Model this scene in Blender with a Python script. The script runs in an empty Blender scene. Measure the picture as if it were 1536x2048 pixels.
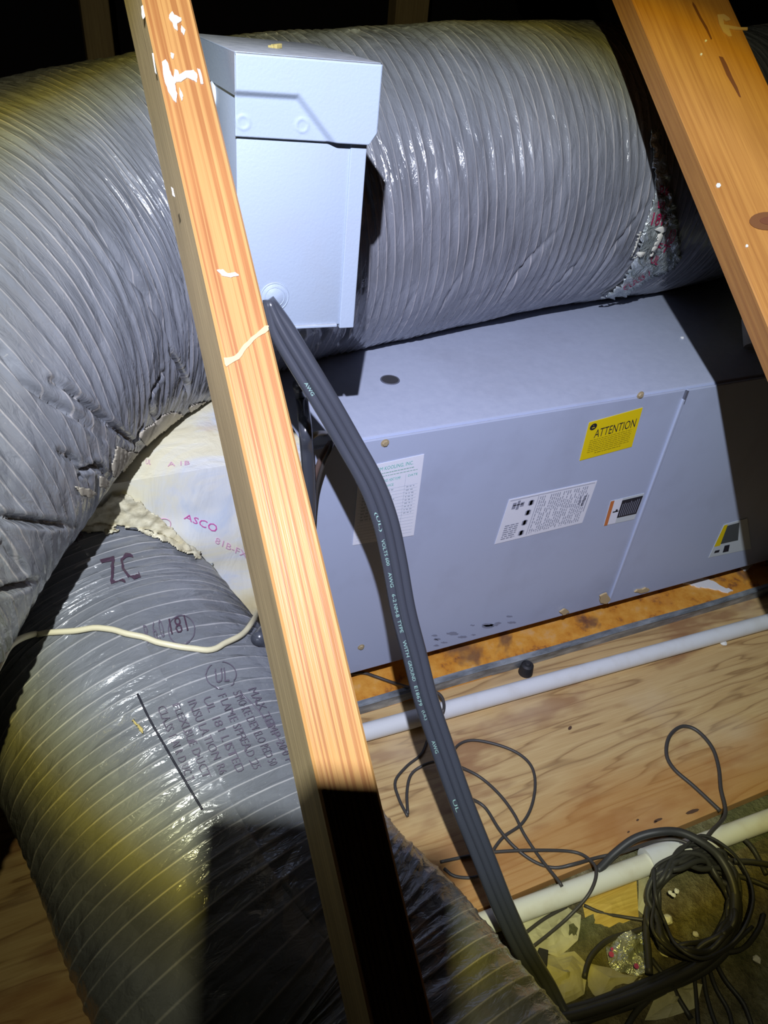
import bpy, bmesh, math, random
import numpy as np
from mathutils import Vector, Matrix
from mathutils.bvhtree import BVHTree

SC = bpy.context.scene
COL = SC.collection
rnd = random.Random(7)
nr = np.random.RandomState(11)

# ------------------------------------------------------------------ camera frame
F = 1537.0
V1 = np.array([4800. - 768, 230 - 1024, F]); V2 = np.array([568 - 768., 2970 - 1024, F])
DN = V2 / np.linalg.norm(V2)
D1 = V1 - DN * (V1 @ DN); D1 /= np.linalg.norm(D1)
D3 = np.cross(D1, DN)
R = np.array([D1, D3, -DN])          # camera (x right, y down, z forward) -> world
O = np.array([0., 0., 1.])
def c2w(c): return O + R @ np.asarray(c, float)
def ray(x, y): return R @ np.array([(x - 768) / F, (y - 1024) / F, 1.])
def P(x, y, Z): return O + ray(x, y) * Z
def onY(x, y, Y): r = ray(x, y); return O + r * (Y / r[1])
def onZ(x, y, z): r = ray(x, y); return O + r * ((z - 1.) / r[2])

cam_d = bpy.data.cameras.new('camera'); cam = bpy.data.objects.new('camera', cam_d); COL.objects.link(cam)
cam_d.sensor_fit = 'VERTICAL'; cam_d.sensor_height = 24.0; cam_d.lens = 24.0 * F / 2048.0
cam_d.clip_start = 0.02
M3 = Matrix([[R[i][0], -R[i][1], -R[i][2]] for i in range(3)])
cam.matrix_world = Matrix.Translation(O) @ M3.to_4x4()
SC.camera = cam

# ------------------------------------------------------------------ world, lamp, exposure
SC.view_settings.view_transform = 'Standard'; SC.view_settings.look = 'None'
SC.view_settings.exposure = 0.0; SC.view_settings.gamma = 1.0
SC.view_settings.use_curve_mapping = False
wd = bpy.data.worlds.new('attic_dark'); SC.world = wd; wd.use_nodes = True
bg = wd.node_tree.nodes['Background']; bg.inputs[0].default_value = (0.75, 0.72, 1.0, 1); bg.inputs[1].default_value = 0.010

LAMP = c2w([-.0125, -.273, -.33])
AXIS = np.array([.3683, .5854, -.7223]); AXIS /= np.linalg.norm(AXIS)
ld = bpy.data.lights.new('headlamp_beam', 'SPOT'); lo = bpy.data.objects.new('headlamp_beam', ld); COL.objects.link(lo)
ld.energy = 90.0; ld.shadow_soft_size = 0.0065; ld.spot_size = math.radians(150); ld.spot_blend = 0.3
lo.location = LAMP
lo.rotation_euler = Vector(AXIS).to_track_quat('-Z', 'Y').to_euler()
ld.use_nodes = True
lt = ld.node_tree; em = lt.nodes['Emission']
# beam profile of the torch lens: colour against angle from the beam axis
tc = lt.nodes.new('ShaderNodeTexCoord'); sx = lt.nodes.new('ShaderNodeSeparateXYZ')
lt.links.new(tc.outputs['Normal'], sx.inputs[0])
ab = lt.nodes.new('ShaderNodeMath'); ab.operation = 'ABSOLUTE'; lt.links.new(sx.outputs['Z'], ab.inputs[0])
ac = lt.nodes.new('ShaderNodeMath'); ac.operation = 'ARCCOSINE'; lt.links.new(ab.outputs[0], ac.inputs[0])
mr = lt.nodes.new('ShaderNodeMapRange'); mr.inputs['From Min'].default_value = 0; mr.inputs['From Max'].default_value = math.radians(50)
lt.links.new(ac.outputs[0], mr.inputs['Value'])
cr = lt.nodes.new('ShaderNodeValToRGB'); lt.links.new(mr.outputs[0], cr.inputs[0])
PROF = [(0.0, (0.84, 0.86, 1.10)), (12, (0.84, 0.87, 1.08)), (17, (0.80, 0.85, 0.98)), (21.2, (0.76, 0.80, 0.80)), (23.4, (0.66, 0.65, 0.38)),
        (25.0, (0.48, 0.39, 0.07)), (26.5, (0.155, 0.135, 0.055)), (28.5, (0.105, 0.10, 0.062)), (36, (0.080, 0.077, 0.056)), (50, (0.045, 0.043, 0.035))]
els = cr.color_ramp.elements
while len(els) > 1: els.remove(els[-1])
els[0].position = 0; els[0].color = (*PROF[0][1], 1)
for a, c in PROF[1:]:
    e = els.new(a / 50.); e.color = (*c, 1)
lt.links.new(cr.outputs[0], em.inputs['Color'])

# ------------------------------------------------------------------ materials
def mat(name, base=(.5, .5, .5), rough=.5, metal=0., spec=.5, coat=0.):
    m = bpy.data.materials.new(name); m.use_nodes = True
    b = m.node_tree.nodes['Principled BSDF']
    b.inputs['Base Color'].default_value = (*base, 1); b.inputs['Roughness'].default_value = rough
    b.inputs['Metallic'].default_value = metal; b.inputs['Specular IOR Level'].default_value = spec
    b.inputs['Coat Weight'].default_value = coat
    return m
class NT:
    """small node-writing helper"""
    def __init__(s, m): s.t = m.node_tree; s.b = s.t.nodes['Principled BSDF']
    def n(s, typ, **kw):
        x = s.t.nodes.new(typ)
        for k, v in kw.items(): setattr(x, k, v)
        return x
    def l(s, a, b): s.t.links.new(a, b)
    def val(s, inp, v):
        if hasattr(v, 'is_linked'): s.l(v, inp)
        else: inp.default_value = v
    def math(s, op, a, b=0., c=None):
        x = s.n('ShaderNodeMath', operation=op); s.val(x.inputs[0], a); s.val(x.inputs[1], b)
        if c is not None: s.val(x.inputs[2], c)
        return x.outputs[0]
    def coord(s, kind='Object', scale=(1, 1, 1), rot=(0, 0, 0), loc=(0, 0, 0)):
        t = s.n('ShaderNodeTexCoord'); m = s.n('ShaderNodeMapping')
        m.inputs['Scale'].default_value = scale; m.inputs['Rotation'].default_value = rot; m.inputs['Location'].default_value = loc
        s.l(t.outputs[kind], m.inputs[0]); return m.outputs[0]
    def noise(s, vec, scale=5., detail=3., rough=.5, dist=0.):
        x = s.n('ShaderNodeTexNoise'); x.inputs['Scale'].default_value = scale; x.inputs['Detail'].default_value = detail
        x.inputs['Roughness'].default_value = rough; x.inputs['Distortion'].default_value = dist
        s.l(vec, x.inputs['Vector']); return x.outputs['Fac']
    def ramp(s, fac, stops, interp='LINEAR'):
        x = s.n('ShaderNodeValToRGB'); x.color_ramp.interpolation = interp; e = x.color_ramp.elements
        while len(e) > 1: e.remove(e[-1])
        e[0].position = stops[0][0]; e[0].color = (*stops[0][1], 1)
        for p, c in stops[1:]: q = e.new(p); q.color = (*c, 1)
        s.l(fac, x.inputs[0]); return x.outputs[0]
    def mix(s, fac, a, b, mode='MIX'):
        x = s.n('ShaderNodeMix', data_type='RGBA', blend_type=mode); s.val(x.inputs[0], fac)
        for i, v in ((6, a), (7, b)):
            if hasattr(v, 'is_linked'): s.l(v, x.inputs[i])
            else: x.inputs[i].default_value = (*v, 1)
        return x.outputs[2]
    def bump(s, h, strength=.3, dist=.002, prev=None):
        x = s.n('ShaderNodeBump'); x.inputs['Strength'].default_value = strength; x.inputs['Distance'].default_value = dist
        s.l(h, x.inputs['Height'])
        if prev is not None: s.l(prev, x.inputs['Normal'])
        return x.outputs[0]
    def out(s, color=None, rough=None, normal=None):
        if color is not None: s.l(color, s.b.inputs['Base Color'])
        if rough is not None: s.val(s.b.inputs['Roughness'], rough)
        if normal is not None: s.l(normal, s.b.inputs['Normal'])

def g(v): return (v, v, v)

def wood(name, light, dark, freq=170., sharp=.08, along=1.1, rough=.5, fine=.35, seed=0., mid=.5, knot=None):
    m = mat(name, light, rough); t = NT(m)
    uv = t.coord('UV', (1, 1, 1), loc=(seed, seed * .37, 0))
    wob = t.noise(t.coord('UV', (18, 1.6, 1), loc=(seed, 3, 0)), 1., 2.)
    sp = t.n('ShaderNodeSeparateXYZ'); t.l(uv, sp.inputs[0])
    u = t.math('ADD', sp.outputs[0], t.math('MULTIPLY', t.math('SUBTRACT', wob, .5), .008))
    cb = t.n('ShaderNodeCombineXYZ'); t.l(t.math('MULTIPLY', u, freq), cb.inputs[0]); t.l(t.math('MULTIPLY', sp.outputs[1], along), cb.inputs[1])
    st = t.noise(cb.outputs[0], 1., 1.5, .5)
    stripes = t.ramp(st, [(mid - sharp, light), (mid + sharp, dark)])
    fib = t.noise(t.coord('UV', (1400, 22, 1), loc=(seed, 0, 0)), 1., 2.)
    big = t.noise(t.coord('UV', (25, 5, 1), loc=(seed, 0, 0)), 1., 3.)
    c = t.mix(fine, stripes, t.ramp(fib, [(.3, tuple(x * .72 for x in dark)), (.7, tuple(min(1, x * 1.12) for x in light))]))
    c = t.mix(.25, c, t.ramp(big, [(.35, tuple(x * .7 for x in dark)), (.65, light)]))
    h = t.math('ADD', t.math('MULTIPLY', fib, .35), t.math('MULTIPLY', st, .5))
    t.out(c, None, t.bump(h, .35, .0012))
    return m

M = {}
def duct_mat(name, base, ridge, pitch, circ, rough=.2, seed=0.):
    m = mat(name, base, rough, spec=.75); t = NT(m)
    uv = t.coord('UV'); sp = t.n('ShaderNodeSeparateXYZ'); t.l(uv, sp.inputs[0])
    ph = t.math('ADD', t.math('DIVIDE', sp.outputs[0], pitch), t.math('DIVIDE', sp.outputs[1], circ))
    fr = t.math('FRACT', ph)
    tri = t.math('ABSOLUTE', t.math('SUBTRACT', fr, .5))           # .5 at the wire
    line = t.n('ShaderNodeMapRange'); line.inputs['From Min'].default_value = .438; line.inputs['From Max'].default_value = .482
    t.l(tri, line.inputs[0])
    br = t.noise(t.coord('UV', (30, 9, 1), loc=(seed, 0, 0)), 1., 3.)
    lm = t.math('MULTIPLY', line.outputs[0], t.n_range(br, .3, .7) if hasattr(t, 'n_range') else br)
    cloud = t.noise(t.coord('UV', (9, 6, 1), loc=(seed, 4, 0)), 1., 4., .6)
    c = t.mix(1., t.ramp(cloud, [(.3, tuple(x * .78 for x in base)), (.7, tuple(x * 1.18 for x in base))]), g(0), 'ADD')
    speck = t.noise(t.coord('UV', (260, 260, 1)), 1., 2.)
    c = t.mix(t.math('MULTIPLY', t.ramp(speck, [(.68, g(0)), (.74, g(1))]), .35), c, (.45, .43, .40))
    c = t.mix(t.math('MULTIPLY', lm, 1.25), c, ridge)
    # thin-film crinkles
    w1 = t.noise(t.coord('UV', (120, 34, 1), loc=(seed, 0, 0)), 1., 3., .62, 1.2)
    w2 = t.n('ShaderNodeTexVoronoi', feature='DISTANCE_TO_EDGE'); w2.inputs['Scale'].default_value = 1.
    t.l(t.coord('UV', (42, 17, 1), rot=(0, 0, .35), loc=(seed, 0, 0)), w2.inputs['Vector'])
    e2 = t.ramp(w2.outputs[0], [(0, g(1)), (.16, g(0))])
    n1 = t.bump(w1, .42, .004)
    n2 = t.bump(e2, .35, .002, n1)
    rg = t.ramp(cloud, [(.35, g(rough * .8)), (.7, g(rough * 1.7))])
    t.out(c, None, n2); t.l(rg, t.b.inputs['Roughness'])
    t.b.inputs['Coat Weight'].default_value = .25; t.b.inputs['Coat Roughness'].default_value = .12
    t.l(n2, t.b.inputs['Coat Normal'])
    return m

def paint_mat(name, base, rough=.38, dirt=(.25, .22, .2), amt=.25, orange=.15, scale=14, dust_top=0.):
    m = mat(name, base, rough); t = NT(m)
    co = t.coord('Object')
    n = t.noise(co, scale, 5., .6)
    c = t.mix(t.math('MULTIPLY', t.ramp(n, [(.5, g(0)), (.75, g(1))]), amt), base, dirt)
    if dust_top:
        ge = t.n('ShaderNodeNewGeometry'); s = t.n('ShaderNodeSeparateXYZ'); t.l(ge.outputs['Normal'], s.inputs[0])
        up = t.ramp(s.outputs[2], [(.75, g(0)), (.95, g(1))])
        n3 = t.noise(co, 70., 5., .7)
        c = t.mix(t.math('MULTIPLY', up, dust_top), c, t.ramp(n3, [(.3, (.24, .23, .22)), (.7, (.46, .45, .43))]))
    peel = t.noise(co, 420., 2.)
    t.out(c, None, t.bump(peel, orange, .0006))
    return m

PITCH = .0138
M['duct_up'] = duct_mat('duct_jacket_upper', (.215, .225, .258), (.52, .49, .49), PITCH, 2 * math.pi * .2, .2, 0.)
M['duct_lo'] = duct_mat('duct_jacket_lower', (.185, .195, .212), (.52, .51, .51), PITCH, 2 * math.pi * .17, .2, 5.)
M['unit'] = paint_mat('cabinet_enamel', (.46, .525, .68), .36, (.26, .28, .36), .3, .12, 6, .25)
M['box'] = paint_mat('box_enamel', (.41, .49, .60), .42, (.40, .42, .44), .25, .25, 20, .75)
M['box_in'] = mat('box_inside', (.20, .10, .05), .7)
M['stud_front'] = wood('stud_edge_grain', (.64, .34, .115), (.40, .155, .05), 300., .04, .8, .42, .12, 1.3, .52)
M['stud_side'] = wood('stud_side_grain', (.84, .64, .32), (.46, .33, .16), 420., .12, 1.4, .7, .5, 2.1)  # side face lightened in colour to make up for grazing light
M['stud_far'] = wood('brace_grain', (.66, .31, .075), (.44, .175, .04), 230., .16, 2.2, .55, .3, 8.2)
M['stud_dim'] = wood('back_stud_grain', (.62, .46, .22), (.42, .28, .13), 200., .2, 2.2, .7, .4, 4.)
M['cable'] = mat('black_jacket', (.060, .066, .082), .25, spec=.9)
M['cable_dusty'] = mat('black_jacket_dusty', (.036, .036, .034), .5)
M['wire'] = mat('thin_black_wire', (.055, .050, .046), .45)
M['wire_brown'] = mat('brown_thermostat_wire', (.13, .085, .07), .5)
M['cream_wire'] = mat('cream_jacket', (.72, .66, .44), .4)
M['pvc'] = paint_mat('white_pvc', (.74, .76, .76), .3, (.5, .45, .35), .25, .05, 30)
M['pvc2'] = paint_mat('aged_pvc', (.80, .80, .68), .32, (.5, .42, .25), .3, .05, 30)  # pipe tinted with the yellow of the beam edge
M['galv'] = None
m = mat('galvanised_steel', (.33, .36, .38), .42, .35); t = NT(m)
n = t.noise(t.coord('Object', (12, 40, 40)), 1.5, 5., .65)
t.out(t.ramp(n, [(.3, (.12, .13, .13)), (.5, (.27, .30, .32)), (.72, (.50, .54, .56))]), None, t.bump(n, .3, .002)); M['galv'] = m
m = mat('rusty_pan', (.6, .26, .05), .6); t = NT(m)
co = t.coord('Object'); n = t.noise(co, 22., 6., .7); n2 = t.noise(co, 9., 4., .6, .5); n3 = t.noise(co, 3.5, 3., .5)
c = t.ramp(n, [(.26, (.10, .045, .03)), (.36, (.34, .13, .035)), (.43, (.66, .27, .03)), (.58, (.78, .38, .06)), (.8, (.74, .50, .26))])
c = t.mix(t.ramp(n2, [(.60, g(0)), (.68, g(.75))]), c, (.13, .07, .055))
c = t.mix(t.ramp(n3, [(.55, g(0)), (.72, g(.5))]), c, (.62, .40, .28))
t.out(c, None, t.bump(n, .5, .003)); M['rust'] = m
m = mat('mastic', (.75, .72, .6), .4); t = NT(m)
co = t.coord('Object'); n = t.noise(co, 7., 5., .6, 1.2); st = t.noise(t.coord('Object', (30, 30, 8), rot=(.3, .2, .6)), 1., 4., .6, .6)
c = t.ramp(n, [(.30, (.58, .66, .76)), (.38, (.74, .76, .74)), (.50, (.82, .78, .57)), (.72, (.76, .66, .38))])
n4 = t.noise(co, 16., 3.); c = t.mix(t.ramp(n4, [(.66, g(0)), (.75, g(.35))]), c, (.72, .50, .34))
t.out(c, None, t.bump(st, .45, .005)); M['mastic'] = m
m = mat('cream_mastic_smear', (.68, .62, .42), .45); t = NT(m)
n = t.noise(t.coord('Object'), 60., 4., .6)
t.out(t.ramp(n, [(.3, (.50, .44, .27)), (.6, (.74, .69, .49))]), None, t.bump(n, .6, .004)); M['smear'] = m
M['smudge'] = paint_mat('tan_smudge', (.50, .45, .36), .6, (.3, .27, .22), .6, .3, 40)
m = mat('foil_tape', (.62, .68, .68), .24, .55); t = NT(m)
n = t.noise(t.coord('Object'), 55., 4., .6, 1.); t.out(t.ramp(n, [(.3, (.34, .40, .40)), (.7, (.76, .80, .80))]), None, t.bump(n, 1., .008)); M['foil'] = m
m = mat('kraft_paper', (.30, .29, .17), .7); t = NT(m)
n = t.noise(t.coord('Object'), 18., 4., .6); t.out(t.ramp(n, [(.3, (.36, .34, .20)), (.7, (.66, .64, .42))]), None, t.bump(n, .3, .003)); M['kraft'] = m
m = mat('loose_insulation', (.15, .13, .07), .95); t = NT(m)
co = t.coord('Object'); n = t.noise(co, 30., 6., .75); n2 = t.noise(co, 6., 3.)
c = t.ramp(n, [(.3, (.06, .045, .025)), (.5, (.18, .15, .08)), (.75, (.40, .37, .25))]); c = t.mix(t.ramp(n2, [(.4, g(0)), (.65, g(.5))]), c, (.10, .14, .05))
t.out(c, None, t.bump(n, .9, .02)); M['insul'] = m
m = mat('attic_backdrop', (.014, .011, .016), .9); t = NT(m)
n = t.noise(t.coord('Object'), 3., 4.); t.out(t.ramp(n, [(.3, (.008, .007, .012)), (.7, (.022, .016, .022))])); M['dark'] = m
# plywood with cathedral figure
m = mat('plywood_face', (.6, .42, .22), .5); t = NT(m)
co = t.coord('Object', (.62, 6.6, 1)); nn_ = t.noise(co, 2.1, 3., .5, .3)
fr = t.math('FRACT', t.math('MULTIPLY', nn_, 12.))
bands = t.ramp(fr, [(0., (.56, .37, .155)), (.5, (.64, .455, .205)), (.78, (.50, .32, .135)), (.92, (.25, .135, .05)), (1., (.56, .37, .155))])
fib = t.noise(t.coord('Object', (18, 420, 1)), 1., 2.)
c = t.mix(.3, bands, t.ramp(fib, [(.3, (.42, .26, .11)), (.7, (.68, .50, .25))]))
pat = t.noise(t.coord('Object', (2.6, 7, 1)), 1.6, 4., .6); c = t.mix(t.ramp(pat, [(.53, g(0)), (.62, g(.72))]), c, (.30, .145, .065))
pt2 = t.noise(t.coord('Object', (5, 5, 1), loc=(3, 1, 0)), 1., 3.); c = t.mix(t.ramp(pt2, [(.55, g(0)), (.75, g(.5))]), c, (.66, .52, .33))
sy = t.n('ShaderNodeSeparateXYZ'); t.l(t.coord('Object'), sy.inputs[0])
wn = t.noise(t.coord('Object', (3, 9, 1)), 1.4, 3.)
ed = t.math('ADD', t.math('MULTIPLY', sy.outputs[1], -1.), t.math('MULTIPLY', wn, .16))      # water stain along the front edge
c = t.mix(t.math('MULTIPLY', t.ramp(ed, [(.935, g(0)), (1.0, g(1))]), .62), c, (.46, .20, .045))
t.out(c, t.ramp(fib, [(0, g(.4)), (1, g(.6))]), t.bump(fib, .2, .001)); M['ply'] = m
m = mat('red_stain_wood', (.40, .17, .05), .55); t = NT(m)
fib = t.noise(t.coord('Object', (14, 300, 1)), 1., 3.); t.out(t.ramp(fib, [(.3, (.50, .33, .06)), (.7, (.72, .52, .12))])); M['stain'] = m  # yellow glow of the beam rim put into the wood colour
for k, v in dict(paint_white=((.86, .86, .84), .5), label_white=((.84, .87, .95), .4), label_yellow=((.86, .66, .01), .35), label_orange=((.62, .20, .06), .4),
                 ink_black=((.02, .02, .03), .5), ink_grey=((.30, .32, .40), .5), ink_pale=((.47, .53, .60), .5), ink_green=((.10, .50, .40), .5), ink_teal=((.30, .50, .43), .5),
                 ink_pink=((.62, .10, .38), .5), ink_faint_pink=((.72, .42, .56), .5), ink_purple=((.070, .040, .062), .35), ink_dim=((.125, .108, .140), .3), label_grey=((.62, .68, .70), .45),
                 ink_red=((.42, .015, .08), .35), brass=((.42, .34, .20), .4), hole=((.01, .01, .012), .9), grommet=((.055, .055, .06), .5), blue_cap=((.05, .06, .42), .35),
                 dust_lump=((.42, .40, .36), .9), foam_crumb=((.80, .80, .76), .8), leaf=((.50, .40, .14), .7), crust=((.82, .82, .82), .85), scar=((.72, .47, .24), .6),
                 knot=((.22, .09, .035), .5), pitch=((.20, .075, .04), .35), rubber=((.02, .02, .022), .6), sealant=((.55, .42, .22), .7), red_bit=((.4, .02, .06), .5),
                 steel=((.60, .60, .60), .3), zinc=((.62, .64, .66), .28), phone_body=((.03, .03, .035), .3), insul_white=((.70, .68, .60), .8), stain_dark=((.09, .045, .025), .7), seam=((.13, .14, .18), .5), smudge_grey=((.27, .30, .40), .5)).items():
    M[k] = mat(k, v[0], v[1], metal=.8 if k in ('steel', 'zinc') else 0.)

# ------------------------------------------------------------------ object helpers
def tag(o, label=None, cat=None, group=None, kind=None):
    for k, v in (('label', label), ('category', cat), ('group', group), ('kind', kind)):
        if v: o[k] = v
    return o
def empty(name, loc, label=None, cat=None, group=None, kind=None):
    o = bpy.data.objects.new(name, None); COL.objects.link(o); o.location = Vector(loc); o.empty_display_size = .03
    o['wloc'] = [float(x) for x in loc]; return tag(o, label, cat, group, kind)
def wloc(o): return np.array(o['wloc'])
def mk(name, V, Fc, material, parent=None, smooth=False, uv=None, mats=None, fmat=None):
    """world-space vertices -> one mesh object (origin at its base), parented if asked"""
    V = np.asarray(V, float).reshape(-1, 3)
    org = np.array([(V[:, 0].min() + V[:, 0].max()) / 2, (V[:, 1].min() + V[:, 1].max()) / 2, V[:, 2].min()])
    me = bpy.data.meshes.new(name)
    if isinstance(Fc, np.ndarray) and Fc.ndim == 2 and Fc.shape[1] == 4:
        nf = len(Fc); me.vertices.add(len(V)); me.vertices.foreach_set('co', (V - org).ravel().astype(np.float32))
        me.loops.add(nf * 4); me.loops.foreach_set('vertex_index', Fc.ravel().astype(np.int32))
        me.polygons.add(nf); me.polygons.foreach_set('loop_start', np.arange(0, nf * 4, 4, dtype=np.int32))
        me.update(calc_edges=True); me.validate()
    else:
        me.from_pydata([tuple(v) for v in (V - org)], [], [tuple(int(i) for i in f) for f in Fc]); me.update()
    if uv is not None:
        ul = me.uv_layers.new(name='UVMap'); li = np.empty(len(me.loops), np.int32); me.loops.foreach_get('vertex_index', li)
        ul.data.foreach_set('uv', np.asarray(uv, np.float32)[li].ravel())
    if mats:
        for x in mats: me.materials.append(x)
        if fmat is not None: me.polygons.foreach_set('material_index', np.asarray(fmat, np.int32))
    else: me.materials.append(material)
    if smooth: me.polygons.foreach_set('use_smooth', [True] * len(me.polygons))
    o = bpy.data.objects.new(name, me); COL.objects.link(o)
    o['wloc'] = [float(x) for x in org]
    if parent is not None:
        o.parent = parent; o.location = Vector(org - wloc(parent))
    else: o.location = Vector(org)
    return o
class MB:
    def __init__(s): s.V = []; s.F = []; s.U = []
    def add(s, V, Fc, U=None):
        b = len(s.V); s.V += [tuple(v) for v in V]; s.F += [tuple(i + b for i in f) for f in Fc]
        s.U += list(U) if U is not None else [(0, 0)] * len(V)
    def box(s, o, ax, ay, az, lo, hi, bev=0.):
        """box in frame (origin o, unit axes) from lo to hi, chamfered edges if bev"""
        o, ax, ay, az = map(np.asarray, (o, ax, ay, az)); bm = bmesh.new()
        bmesh.ops.create_cube(bm, size=1.)
        lo, hi = np.array(lo, float), np.array(hi, float)
        for v in bm.verts:
            q = lo + (np.array(v.co) + .5) * (hi - lo); v.co = Vector(q)
        if bev: bmesh.ops.bevel(bm, geom=list(bm.edges), offset=bev, segments=2, profile=.5, affect='EDGES')
        bm.verts.index_update()
        V = [o + ax * v.co.x + ay * v.co.y + az * v.co.z for v in bm.verts]
        det = np.dot(np.cross(ax, ay), az)
        Fc = [[v.index for v in f.verts] for f in bm.faces]
        if det < 0: Fc = [f[::-1] for f in Fc]
        s.add(V, Fc); bm.free()
    def cyl(s, c, axis, r, h, n=28, r2=None, bev=0.):
        axis = np.array(axis, float); axis /= np.linalg.norm(axis)
        a = np.cross(axis, [0, 0, 1.]);
        if np.linalg.norm(a) < .1: a = np.cross(axis, [0, 1., 0])
        a /= np.linalg.norm(a); b = np.cross(axis, a); r2 = r if r2 is None else r2
        prof = [(0, 0), (r, 0), (r2, h), (0, h)] if not bev else [(0, 0), (r, 0), (r2, h - bev), (r2 - bev, h), (0, h)]
        V = []; Fc = []
        for k, (rr, z) in enumerate(prof):
            for i in range(n):
                t = 2 * math.pi * i / n; V.append(np.array(c) + axis * z + (a * math.cos(t) + b * math.sin(t)) * max(rr, 1e-5))
        for k in range(len(prof) - 1):
            for i in range(n): Fc.append((k * n + i, k * n + (i + 1) % n, (k + 1) * n + (i + 1) % n, (k + 1) * n + i))
        s.add(V, Fc)
    def torus(s, c, axis, R_, r, n=28, k=8):
        axis = np.array(axis, float); axis /= np.linalg.norm(axis); a = np.cross(axis, [0, 0, 1.])
        if np.linalg.norm(a) < .1: a = np.cross(axis, [0, 1., 0])
        a /= np.linalg.norm(a); b = np.cross(axis, a); V = []; Fc = []
        for i in range(n):
            t = 2 * math.pi * i / n; d = a * math.cos(t) + b * math.sin(t)
            for j in range(k):
                u = 2 * math.pi * j / k; V.append(np.array(c) + d * (R_ + r * math.cos(u)) + axis * r * math.sin(u))
        for i in range(n):
            for j in range(k): Fc.append((i * k + j, ((i + 1) % n) * k + j, ((i + 1) % n) * k + (j + 1) % k, i * k + (j + 1) % k))
        s.add(V, Fc)
    def build(s, name, material, parent=None, smooth=False):
        return mk(name, s.V, s.F, material, parent, smooth, s.U)
def shade_auto(o, ang=35):
    me = o.data
    me.polygons.foreach_set('use_smooth', [True] * len(me.polygons))
    bm = bmesh.new(); bm.from_mesh(me)
    for e in bm.edges:
        if len(e.link_faces) == 2 and e.calc_face_angle(0) > math.radians(ang): e.smooth = False
    bm.to_mesh(me); bm.free(); return o

def crom(c, n):
    c = np.asarray(c, float); e = np.vstack([2 * c[0] - c[1], c, 2 * c[-1] - c[-2]]); m = len(c) - 1
    t = np.linspace(0, m, n); i = np.minimum(t.astype(int), m - 1); u = (t - i)[:, None]
    p0, p1, p2, p3 = e[i], e[i + 1], e[i + 2], e[i + 3]
    return .5 * ((2 * p1) + (-p0 + p2) * u + (2 * p0 - 5 * p1 + 4 * p2 - p3) * u * u + (-p0 + 3 * p1 - 3 * p2 + p3) * u ** 3)
def even(c, step):
    d = crom(c, len(c) * 60); s = np.r_[0, np.cumsum(np.linalg.norm(np.diff(d, axis=0), axis=1))]
    k = max(3, int(s[-1] / step)); q = np.linspace(0, s[-1], k)
    return np.array([np.interp(q, s, d[:, j]) for j in range(3)]).T, q
def frames(p, up0=(0, 0, 1.)):
    T = np.gradient(p, axis=0); T /= np.linalg.norm(T, axis=1)[:, None]
    N = np.zeros_like(T); n = np.array(up0, float)
    for i in range(len(p)):
        n = n - T[i] * (n @ T[i]); n /= np.linalg.norm(n); N[i] = n
    return T, N, np.cross(T, N)
def tube_vf(path, r, step=.006, k=10, ends=True, flat=None):
    p, q = even(path, step); T, N, B = frames(p); rr = r if np.ndim(r) else np.full(len(p), r)
    a = np.arange(k) * 2 * math.pi / k
    fx = flat or 1.
    V = p[:, None] + (N[:, None] * np.cos(a)[None, :, None] * fx + B[:, None] * np.sin(a)[None, :, None]) * rr[:, None, None]
    n = len(p); V = V.reshape(-1, 3); i = np.arange(n - 1)[:, None] * k; j = np.arange(k)[None]; j2 = (j + 1) % k
    Fc = np.stack([i + j, i + j2, i + k + j2, i + k + j], -1).reshape(-1, 4).tolist()
    if ends: Fc.append(list(range(k))[::-1]); Fc.append([(n - 1) * k + x for x in range(k)])
    return V, Fc
def tube(name, path, r, material, parent=None, step=.006, k=10):
    V, Fc = tube_vf(path, r, step, k); return mk(name, V, Fc, material, parent, True)

def vnoise(x, y, seed, py=None):
    """smooth value noise on arrays, y periodic with period py cells if given"""
    rs = np.random.RandomState(seed); G = rs.rand(256, 256)
    xi = np.floor(x).astype(int); yi = np.floor(y).astype(int); fx = x - xi; fy = y - yi
    fx = fx * fx * (3 - 2 * fx); fy = fy * fy * (3 - 2 * fy)
    y0 = yi % py if py else yi; y1 = (yi + 1) % py if py else yi + 1
    a = G[xi & 255, y0 & 255]; b = G[(xi + 1) & 255, y0 & 255]; c = G[xi & 255, y1 & 255]; d = G[(xi + 1) & 255, y1 & 255]
    return a + (b - a) * fx + (c - a) * fy + (a - b - c + d) * fx * fy

# text as flat outlines (built-in font), densified so it can be wrapped on a curved surface
_tc = {}
def text_polys(s, maxlen=.12):
    if s in _tc: return _tc[s]
    cu = bpy.data.curves.new('t', 'FONT'); cu.body = s; cu.resolution_u = 2; cu.size = 1.
    ob = bpy.data.objects.new('t', cu); COL.objects.link(ob); dg = bpy.context.evaluated_depsgraph_get()
    me = bpy.data.meshes.new_from_object(ob.evaluated_get(dg)); bm = bmesh.new(); bm.from_mesh(me)
    for _ in range(3):
        es = [e for e in bm.edges if e.calc_length() > maxlen]
        if not es: break
        bmesh.ops.subdivide_edges(bm, edges=es, cuts=1, use_grid_fill=True)
    bmesh.ops.triangulate(bm, faces=bm.faces); bm.verts.index_update()
    V = np.array([v.co[:2] for v in bm.verts]) if len(bm.verts) else np.zeros((0, 2)); Fc = [[v.index for v in f.verts] for f in bm.faces]
    bm.free(); bpy.data.meshes.remove(me); bpy.data.objects.remove(ob); bpy.data.curves.remove(cu)
    lo, hi = V.min(0), V.max(0); V = (V - lo) / (hi - lo)
    asp = (hi[0] - lo[0]) / (hi[1] - lo[1]); _tc[s] = (V, Fc, asp); return _tc[s]

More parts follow.
